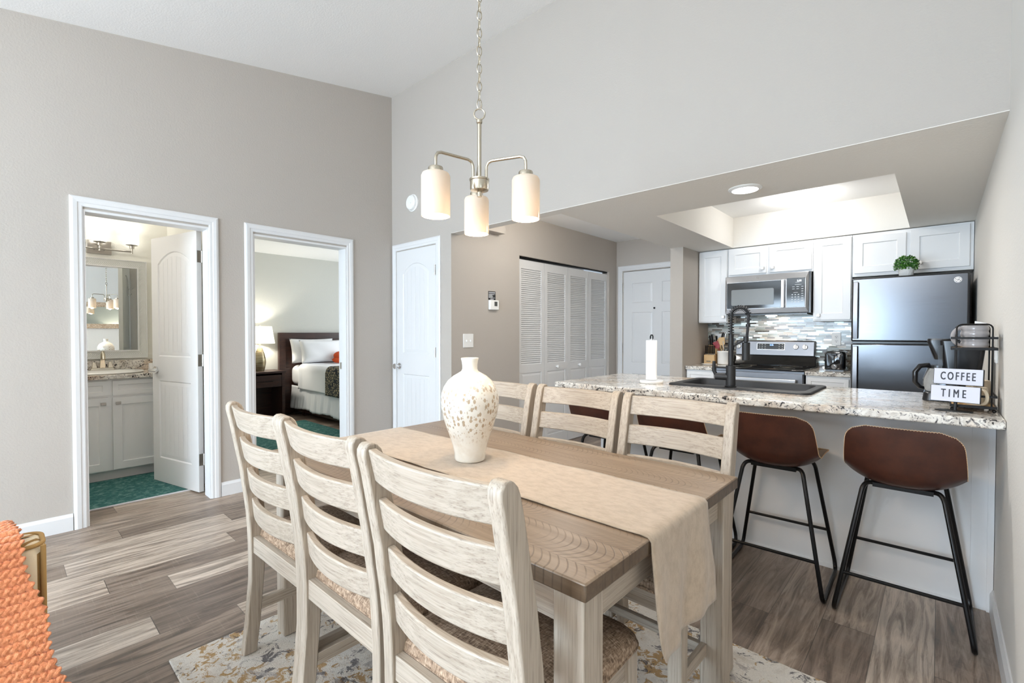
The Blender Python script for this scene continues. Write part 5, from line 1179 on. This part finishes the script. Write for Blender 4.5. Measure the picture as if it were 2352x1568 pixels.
# crock with utensils
cx, cy = -1.684, 5.17
solo('utensil_crock', 'white ceramic crock full of cooking utensils beside the range', 'crock', MB().lathe([(0.0, 0.0), (0.052, 0.0), (0.06, 0.006), (0.062, 0.125), (0.065, 0.128), (0.065, 0.14), (0.062, 0.143), (0.057, 0.143), (0.057, 0.01), (0.0, 0.008)], (cx, cy, 0.9145), 40, False, False), 'white_ceramic', (cx, cy, 0.9145), ang=50)
def uten(name, label, a, lean, L, mat, head):
    d = Vector((math.cos(a)*lean, math.sin(a)*lean, 1)).normalized(); b = Vector((cx - math.cos(a)*0.02, cy - math.sin(a)*0.02, 0.928)); tip = b + d*L
    side = Vector((1, 0, 0)); side = (side - d*side.dot(d)).normalized(); fr_ = d.cross(side)
    mb = MB(); mb.tube([b, b + d*L*0.72], 0.0055, 8)
    if head == 'spoon':
        mb.loft([[b + d*(L*(0.68+0.32*k)) + side*(w_*math.cos(2*PI*j/12)) + fr_*(0.004*math.sin(2*PI*j/12)) for j in range(12)] for k, w_ in ((0, 0.005), (0.25, 0.019), (0.55, 0.024), (0.85, 0.017), (1.0, 0.004))])
    elif head == 'turner':
        mb.loft([[b + d*(L*(0.68+0.32*k)) + side*sx2*w_ + fr_*sy2*0.0025 for sx2, sy2 in ((-1,-1),(1,-1),(1,1),(-1,1))] for k, w_ in ((0, 0.006), (0.2, 0.026), (1.0, 0.03))])
    elif head == 'whisk':
        for j in range(5):
            q = side*math.cos(j*PI/5) + fr_*math.sin(j*PI/5); mb.tube([b + d*(L*0.68 + L*0.32*math.sin(PI*k/12)) + q*(0.022*math.cos(PI*k/12)) for k in range(13)], 0.0012, 4)
    else:  # handle with ring end
        mb.tube([b + d*L*0.7, b + d*(L - 0.012)], 0.007, 8); c_ = b + d*L; mb.tube([c_ + side*0.009*math.cos(2*PI*k/12) + d*0.009*math.sin(2*PI*k/12) for k in range(12)], 0.0025, 6, True)
    solo(name, label, 'utensil', mb, mat, tuple(b), ang=60)
uten('wooden_spoon', 'pale wooden spoon leaning left in the utensil crock', PI - 0.3, 0.34, 0.27, 'light_wood', 'spoon')
uten('wooden_spatula', 'pale wooden slotted spatula in the middle of the utensil crock', PI + 0.6, 0.16, 0.275, 'light_wood', 'turner')
uten('red_spatula', 'red silicone spatula leaning far left in the utensil crock', PI - 0.1, 0.5, 0.25, 'red_silicone', 'turner')
uten('black_ladle', 'black ladle standing tallest at the back of the utensil crock', PI/2 + 0.5, 0.14, 0.325, 'black_plastic', 'spoon')
uten('tongs', 'steel tongs with a ring end in the front of the utensil crock', -PI/2 - 0.4, 0.12, 0.245, 'satin_nickel', 'ring')
uten('steel_masher', 'long steel utensil with ring end at the right of the utensil crock', 0.4, 0.12, 0.32, 'satin_nickel', 'ring')
uten('black_turner', 'black turner leaning right out of the utensil crock over the range', 0.15, 0.42, 0.29, 'black_plastic', 'turner')
# ---- ceiling lights
for x, y, z, lab in ((-0.872, 3.03, ZK, 'recessed round downlight in the soffit in front of the tray ceiling'), (-0.885, 4.62, 2.41, 'round downlight inside the kitchen tray ceiling')):
    t = thing('ceiling_light', lab, 'ceiling light', (x, y, z))
    part('trim_ring', MB().lathe([(0.092, 0.0), (0.092, -0.004), (0.072, -0.012), (0.07, -0.002)], (x, y, z), 40, False, False), 'white_plastic', t)
    part('diffuser', MB().lathe([(0.0, -0.006), (0.0705, -0.004)], (x, y, z), 40, False, False), 'bulb_white', t)
    if z > 2.2: point('lamp_downlight', (x, y, z - 0.10), 8, (1.0, 0.98, 0.95), 0.05)
    else:
        l = area('lamp_downlight', (x, y, z - 0.014), (0, 0, 0), 0.13, 0.13, 12, (1.0, 0.98, 0.95)); l.data.shape = 'DISK'
# ================================================================== BATHROOM
vb = thing('vanity_cabinet', 'white shaker bathroom vanity cabinet seen through the open door', 'cabinet', (-5.4, 0.6, 0.0))
part('body', MB().box(-5.688, -5.14, -0.2, 1.145, 0.085, 0.855), 'white_cabinet', vb); part('toe_kick', MB().box(-5.688, -5.19, -0.2, 1.145, 0.0, 0.085), 'white_trim', vb)
for y0, y1, ky in ((0.18, 0.618, 0.585), (0.646, 1.125, 0.68)):
    part('drawer_front', MB().shaker((-5.14, y0, 0.72), (0,1,0), (0,0,1), (1,0,0), y1-y0, 0.122, 0.02, 0.03 if False else 0.035), 'white_cabinet', vb, smooth=False)
    d = part('cabinet_door', MB().shaker((-5.14, y0, 0.095), (0,1,0), (0,0,1), (1,0,0), y1-y0, 0.605, 0.02, 0.06), 'white_cabinet', vb, smooth=False)
    part('knob', knob(MB(), (-5.12, ky, 0.655), (1, 0, 0)), 'satin_nickel', d, bevel=0.002)
mb = slab_holes(MB(), 'z', 0.858, 0.893, -5.688, -5.095, -0.2, 1.148, [(-5.515, -5.245, 0.485, 0.805)]); vt = solo('vanity_counter', 'speckled granite vanity top with backsplash in the bathroom', 'vanity top', mb, 'granite', (-5.4, 0.5, 0.858), bevel=0.004)
part('backsplash', MB().box(-5.688, -5.668, -0.2, 1.148, 0.8935, 0.99), 'granite', vt, bevel=0.002)
mb = MB().lathe([(0.24, 0.0), (0.25, 0.006), (0.248, 0.014), (0.235, 0.019), (0.19, 0.014), (0.15, -0.004), (0.12, -0.026), (0.0, -0.033)], n=56, cap0=False, cap1=False); mb.v = [(-5.38 + x*0.86, 0.645 + y*1.02, 0.8935 + z) for x, y, z in mb.v]
solo('bathroom_sink', 'white oval basin set in the bathroom vanity top', 'sink', mb, 'white_ceramic', (-5.38, 0.645, 0.8935), ang=60)
bf = thing('bathroom_faucet', 'brushed nickel two-handle bathroom faucet below the mirror', 'faucet', (-5.56, 0.635, 0.905))
FXb, FYb, FZb = -5.575, 0.635, 0.908
part('base_plate', MB().loft([[(FXb+a*0.03, FYb+b*0.085, FZb) for a, b in ((-1,-1),(1,-1),(1,1),(-1,1))], [(FXb+a*0.024, FYb+b*0.075, FZb+0.022) for a, b in ((-1,-1),(1,-1),(1,1),(-1,1))]]), 'nickel', bf, bevel=0.003)
for s in (-1, 1): part('handle', MB().loft([[(FXb+a*0.019, FYb+s*0.055+b*0.019, FZb+0.021) for a, b in ((-1,-1),(1,-1),(1,1),(-1,1))], [(FXb+a*0.009, FYb+s*0.055+b*0.009, FZb+0.075) for a, b in ((-1,-1),(1,-1),(1,1),(-1,1))]]), 'nickel', bf, bevel=0.003)
mb = MB(); mb.loft([[(FXb+a*0.02, FYb+b*0.02, FZb+0.021) for a, b in ((-1,-1),(1,-1),(1,1),(-1,1))], [(FXb+a*0.011, FYb+b*0.011, FZb+0.16) for a, b in ((-1,-1),(1,-1),(1,1),(-1,1))]])
mb.tube([(FXb, FYb, FZb+0.15), (FXb+0.015, FYb, FZb+0.168), (FXb+0.05, FYb, FZb+0.165), (FXb+0.085, FYb, FZb+0.14), (FXb+0.10, FYb, FZb+0.10)], [0.011, 0.011, 0.011, 0.011, 0.012], 12); part('spout', mb, 'nickel', bf, bevel=0.002)
chev('herring_side', True, 0.9465); chev('herring_rail', False, 1.046); chev('herring_rail_top', False, 1.89)
bm_ = thing('bathroom_mirror', 'wall mirror in a pale herringbone frame above the bathroom sink', 'mirror', (-5.69, 0.6, 1.47), world=True)
WORG[bm_.name] = (0, 0, 0); bm_.location = (0, 0, 0)
MY0, MY1, MZ0, MZ1, fwid = 0.27, 0.98, 1.008, 1.928, 0.072
def mring(e0, e1, x): pass
mb = MB(); xo = -5.668
o_ = [(MY0, MZ0), (MY1, MZ0), (MY1, MZ1), (MY0, MZ1)]; i_ = [(MY0+fwid, MZ0+fwid), (MY1-fwid, MZ0+fwid), (MY1-fwid, MZ1-fwid), (MY0+fwid, MZ1-fwid)]
for k in range(4):
    k2 = (k+1) % 4; mb.cur = (1, 0, 2, 0)[k]
    mb.add([(xo, *o_[k]), (xo, *o_[k2]), (xo, *i_[k2]), (xo, *i_[k])], [(0, 1, 2, 3)])
    mb.add([(xo, *o_[k]), (xo, *o_[k2]), (-5.689, *o_[k2]), (-5.689, *o_[k])], [(0, 1, 2, 3)]); mb.add([(xo, *i_[k]), (xo, *i_[k2]), (-5.689, *i_[k2]), (-5.689, *i_[k])], [(0, 1, 2, 3)])
    mb.add([(-5.689, *o_[k]), (-5.689, *o_[k2]), (-5.689, *i_[k2]), (-5.689, *i_[k])], [(0, 1, 2, 3)])
fo = part('frame', mb, ['herring_side', 'herring_rail', 'herring_rail_top'], bm_, smooth=False); weld(fo)
mb = MB()
for a, e in ((0.0, 0.004), (fwid - 0.009, 0.009)):
    y0, y1, z0, z1 = MY0 + a, MY1 - a, MZ0 + a, MZ1 - a; slab_holes(mb, 'x', -5.668, -5.661, y0, y1, z0, z1, [(y0+e+0.003, y1-e-0.003, z0+e+0.003, z1-e-0.003)])
part('frame_edge', mb, 'white_trim', bm_, smooth=False, bevel=0.001)
part('glass', MB().box(-5.682, -5.676, MY0+fwid-0.005, MY1-fwid+0.005, MZ0+fwid-0.005, MZ1-fwid+0.005), 'mirror_glass', bm_, smooth=False)
vl = thing('vanity_light', 'brushed nickel bathroom wall light with white glass cups above the mirror', 'wall light', (-5.69, 0.632, 2.02))
part('backplate', MB().box(-5.689, -5.672, 0.55, 0.725, 1.965, 2.085), 'satin_nickel', vl, bevel=0.003)
mb = MB(); mb.tube([(-5.6, 0.40, 2.002), (-5.6, 0.862, 2.002)], 0.008, 10); mb.tube([(-5.675, 0.60, 2.002), (-5.6, 0.60, 2.002)], 0.006, 8); mb.tube([(-5.675, 0.67, 2.002), (-5.6, 0.67, 2.002)], 0.006, 8); part('bar', mb, 'satin_nickel', vl)
for y in (0.405, 0.632, 0.86):
    a = part('cup', MB().lathe([(0.008, 0.0), (0.008, 0.045), (0.018, 0.047), (0.02, 0.07), (0.045, 0.078), (0.046, 0.082), (0.0, 0.082)], (-5.6, y, 1.985), 28, True, False), 'satin_nickel', vl)
    part('shade', MB().lathe([(0.04, 0.0), (0.05, 0.006), (0.053, 0.03), (0.053, 0.112), (0.050, 0.112), (0.050, 0.03)], (-5.6, y, 2.067), 32, True, False), 'frosted_white', a, ang=50)
    point('lamp_vanity', (-5.6, y, 2.15), 0.9, COOL, 0.03)
solo('bath_mat', 'teal woven mat on the bathroom floor, edged in cream', 'mat', MB().box(-5.16, -4.37, -0.3, 1.02, 0.001, 0.009), 'teal_rug', (-4.8, 0.4, 0.0), bevel=0.003)
part('binding', MB().box(-4.37, -4.362, -0.3, 1.02, 0.001, 0.010), 'white_text', bpy.data.objects['bath_mat'])
solo('tissue_box', 'small white box on the vanity top beside the bathroom door', 'box', MB().box(-5.61, -5.54, 0.975, 1.05, 0.8935, 0.955), 'paper_white', (-5.57, 1.01, 0.8935), bevel=0.002)
bl = thing('fill_light_bathroom', 'round fill light added in the bathroom, out of view behind the wall left of the door', 'ceiling light', (-4.75, -0.35, ZH))  # unseen fixture added to brighten the vanity and the open door
part('base', MB().lathe([(0.15, 0.0), (0.15, -0.02), (0.14, -0.025)], (-4.75, -0.35, ZH), 36, True, False), 'satin_nickel', bl)
part('diffuser', MB().lathe([(0.14, -0.022), (0.125, -0.06), (0.08, -0.085), (0.0, -0.092)], (-4.75, -0.35, ZH), 36, False, False), 'frosted_white', bl)
point('fill_lamp_bathroom', (-4.75, -0.35, ZH - 0.2), 17, COOL, 0.1)
# ================================================================== BEDROOM
ns = thing('nightstand', 'dark wood nightstand with one drawer beside the bed', 'nightstand', (-7.2, 2.5, 0.0))
part('top', MB().box(-7.41, -6.975, 2.17, 2.81, 0.672, 0.70), 'dark_wood', ns, bevel=0.003)
mb = MB(); mb.box(-7.40, -6.99, 2.19, 2.22, 0.0, 0.672); part('side_panel', mb, 'dark_wood', ns, bevel=0.002)
mb = MB(); mb.box(-7.40, -6.99, 2.755, 2.795, 0.0, 0.672); part('side_panel', mb, 'dark_wood', ns, bevel=0.002)
part('back_panel', MB().box(-7.40, -7.385, 2.22, 2.755, 0.05, 0.672), 'dark_wood', ns); part('shelf', MB().box(-7.385, -6.995, 2.22, 2.755, 0.03, 0.06), 'dark_wood', ns)
d = part('drawer', MB().box(-7.3, -6.992, 2.224, 2.751, 0.478, 0.645), 'dark_wood', ns, bevel=0.002)
mb = MB(); mb.tube([(-6.992, 2.40, 0.562), (-6.965, 2.40, 0.562), (-6.965, 2.62, 0.562), (-6.992, 2.62, 0.562)], 0.005, 8); part('handle', mb, 'black_metal', d)
lx, ly = -7.18, 2.525
lm = thing('table_lamp', 'lit table lamp with white shade and ribbed bronze body on the nightstand', 'lamp', (lx, ly, 0.70))
part('base', MB().lathe([(0.0, 0.0), (0.055, 0.0), (0.07, 0.06), (0.079, 0.12), (0.076, 0.17), (0.06, 0.25), (0.04, 0.31), (0.022, 0.355), (0.012, 0.37), (0.012, 0.41), (0.0, 0.41)], (lx, ly, 0.70), 36, False, False), 'ribbed_bronze', lm, ang=60)
part('lamp_shade', MB().lathe([(0.196, 0.0), (0.158, 0.245), (0.155, 0.245), (0.193, 0.0)], (lx, ly, 1.095), 44, False, False), 'lamp_fabric', lm, ang=60)
mb = MB(); mb.cyl((lx, ly, 1.11), (lx, ly, 1.345), 0.003, n=8); mb.sphere((lx, ly, 1.352), 0.011, 0.011, 0.012, 8, 12)
for k in range(3): a = k*2*PI/3; mb.tube([(lx, ly, 1.335), (lx + 0.156*math.cos(a), ly + 0.156*math.sin(a), 1.335)], 0.002, 5)
part('finial', mb, 'satin_nickel', lm); point('lamp_bedside', (lx, ly, 1.22), 22, (1.0, 0.93, 0.8), 0.04)
bd_ = thing('bed', 'bed with dark wood headboard and white bedding in the bedroom', 'bed', (-6.3, 3.75, 0.0))
mb = MB(); slab_holes(mb, 'x', -7.40, -7.335, 2.855, 4.70, 0.02, 1.25, [(2.95, 4.60, 0.72, 1.148)]); hb = part('headboard', mb, 'dark_wood', bd_, bevel=0.003); part('headboard_panel', MB().box(-7.39, -7.355, 2.95, 4.60, 0.72, 1.148), 'dark_wood', hb)
part('bed_frame', MB().box(-7.33, -5.25, 3.05, 4.50, 0.07, 0.2), 'dark_wood', bd_)
for x in (-7.1, -5.4):
    for y in (3.09, 4.40): part('leg', MB().box(x, x+0.06, y, y+0.06, 0.0, 0.075), 'dark_wood', bd_)
def skirt(u, v):
    x = -7.3 + 2.1*u; return (x, 3.02 - 0.03*(1-v)**1.5 + 0.010*math.sin(x*23 + 2*math.sin(x*5))*(1-v) + 0.006*math.sin(x*61)*(1-v), 0.125 + 0.33*v + 0.012*math.sin(x*9)*(1-v))
part('bed_skirt', MB().grid(skirt, 240, 12), 'sheet_white', bd_, solid=0.004, ang=90)
mb = MB(); rings = []
for x, e in ((-7.32, 0.05), (-7.3, 0.01), (-7.25, 0.0), (-5.3, 0.0), (-5.22, 0.02), (-5.2, 0.06)):
    rings.append([(x, b, c_) for b, c_, _ in [(a_ + 3.77, zz + 0.605, 0) for a_, zz, _ in rrect(0.755 - e, -0.15 + e, 0.15 - e, 0.075, 0)]])
mb.loft(rings); part('mattress', mb, 'sheet_white', bd_, ang=60)
def blanket(u, v):
    x = -7.02 + 1.8*u; s = v*0.95
    fold = 0.012*math.sin(PI*min(1, u/0.06)) if u < 0.06 else 0.0
    if s < 0.30: y = 3.0 - 0.004*math.sin(14*x); z = 0.415 + s
    elif s < 0.30 + 0.09: a = (s-0.30)/0.09*PI/2; y = 3.0 + 0.057*(1-math.cos(a)); z = 0.715 + 0.057*math.sin(a)
    else: y = 3.057 + (s-0.39); z = 0.772 + 0.004*math.sin(11*x + 5*y)
    return (x + 0.03*(1-v)*math.sin(v*5), y - fold, z + fold)
part('top_sheet', MB().grid(blanket, 80, 40), 'sheet_white', bd_, solid=0.012, ang=90)
def pillow(label, cx, cy, cz, w_, h_, th, lean):
    def f(u, v, s):
        a, b = -1 + 2*u, -1 + 2*v; k = max(0, (1 - abs(a)**3.0)) * max(0, (1 - abs(b)**3.0)); pinch = 1 - 0.10*(abs(a)**2)*(1 - abs(b)**2) * 0.6 ; e = 1 - 0.06*(1-abs(b)**2)*abs(a)
        yy = a*w_/2*(1 - 0.05*(1-abs(b)**2)); zz = b*h_/2*(1 - 0.07*(1-abs(a)**2)); xx = s*th/2*k**0.45 + 0.006*math.sin(5*a+3*b)*k
        return (cx + xx*math.cos(lean) - zz*math.sin(lean), cy + yy, cz + zz*math.cos(lean) + xx*math.sin(lean))
    mb = MB(); mb.grid(lambda u, v: f(u, v, 1), 24, 18); mb.grid(lambda u, v: f(u, v, -1), 24, 18)
    o = solo('pillow', label, 'pillow', mb, 'sheet_white', (cx, cy, cz), group='white bed pillows', ang=90); weld(o); return o
pillow('front white bed pillow nearest the nightstand', -7.02, 3.37, 0.965, 0.68, 0.36, 0.17, 0.30)
pillow('white bed pillow behind the front one against the headboard', -7.19, 3.30, 0.975, 0.68, 0.38, 0.15, 0.25)
pillow('white bed pillow on the far side of the bed, cut off by the door frame', -7.05, 4.06, 0.965, 0.62, 0.36, 0.17, 0.30)
mb = MB(); mb.sphere((-6.84, 3.57, 0.90), 0.07, 0.11, 0.065, 10, 18); mb.loft([[(-6.84 + 0.055*math.cos(2*PI*j/14)*w_, 3.44 + 0.14*k, 0.835 + 0.05*math.sin(2*PI*j/14)*w_) for j in range(14)] for k, w_ in ((0, 0.25), (0.3, 0.9), (0.8, 1.1), (1.4, 0.9), (1.8, 0.4))])
solo('accent_pillow', 'small burnt orange rolled accent pillow in front of the white pillows', 'pillow', mb, 'orange_fabric', (-6.84, 3.57, 0.79), ang=80)
def thr(u, v):
    x = -6.12 + 0.75*u; s = v*1.0
    if s < 0.27: return (x - 0.02*(1-v), 2.984, 0.40 + s + 0.0)
    if s < 0.38: a = (s-0.27)/0.11*PI/2; return (x, 2.984 + 0.07*(1-math.cos(a)), 0.67 + 0.045 + 0.075*math.sin(a) - 0.0)
    return (x, 3.054 + (s-0.38), 0.789)
def thr2(u, v):
    p = thr(u, v); return (p[0], p[1], p[2] + (0.045*min(1, v/0.27) if v < 0.27 else 0.0))
solo('bed_throw', 'black and tan pebble-pattern throw across the foot of the bed', 'throw', MB().grid(thr2, 30, 50), 'pebble_throw', (-5.75, 3.2, 0.79), solid=0.008, ang=90)
solo('bedroom_rug', 'teal rug on the bedroom floor beside the bed', 'rug', MB().box(-6.66, -4.55, 1.45, 2.93, 0.001, 0.01), 'teal_rug', (-5.6, 2.2, 0.0), bevel=0.003)
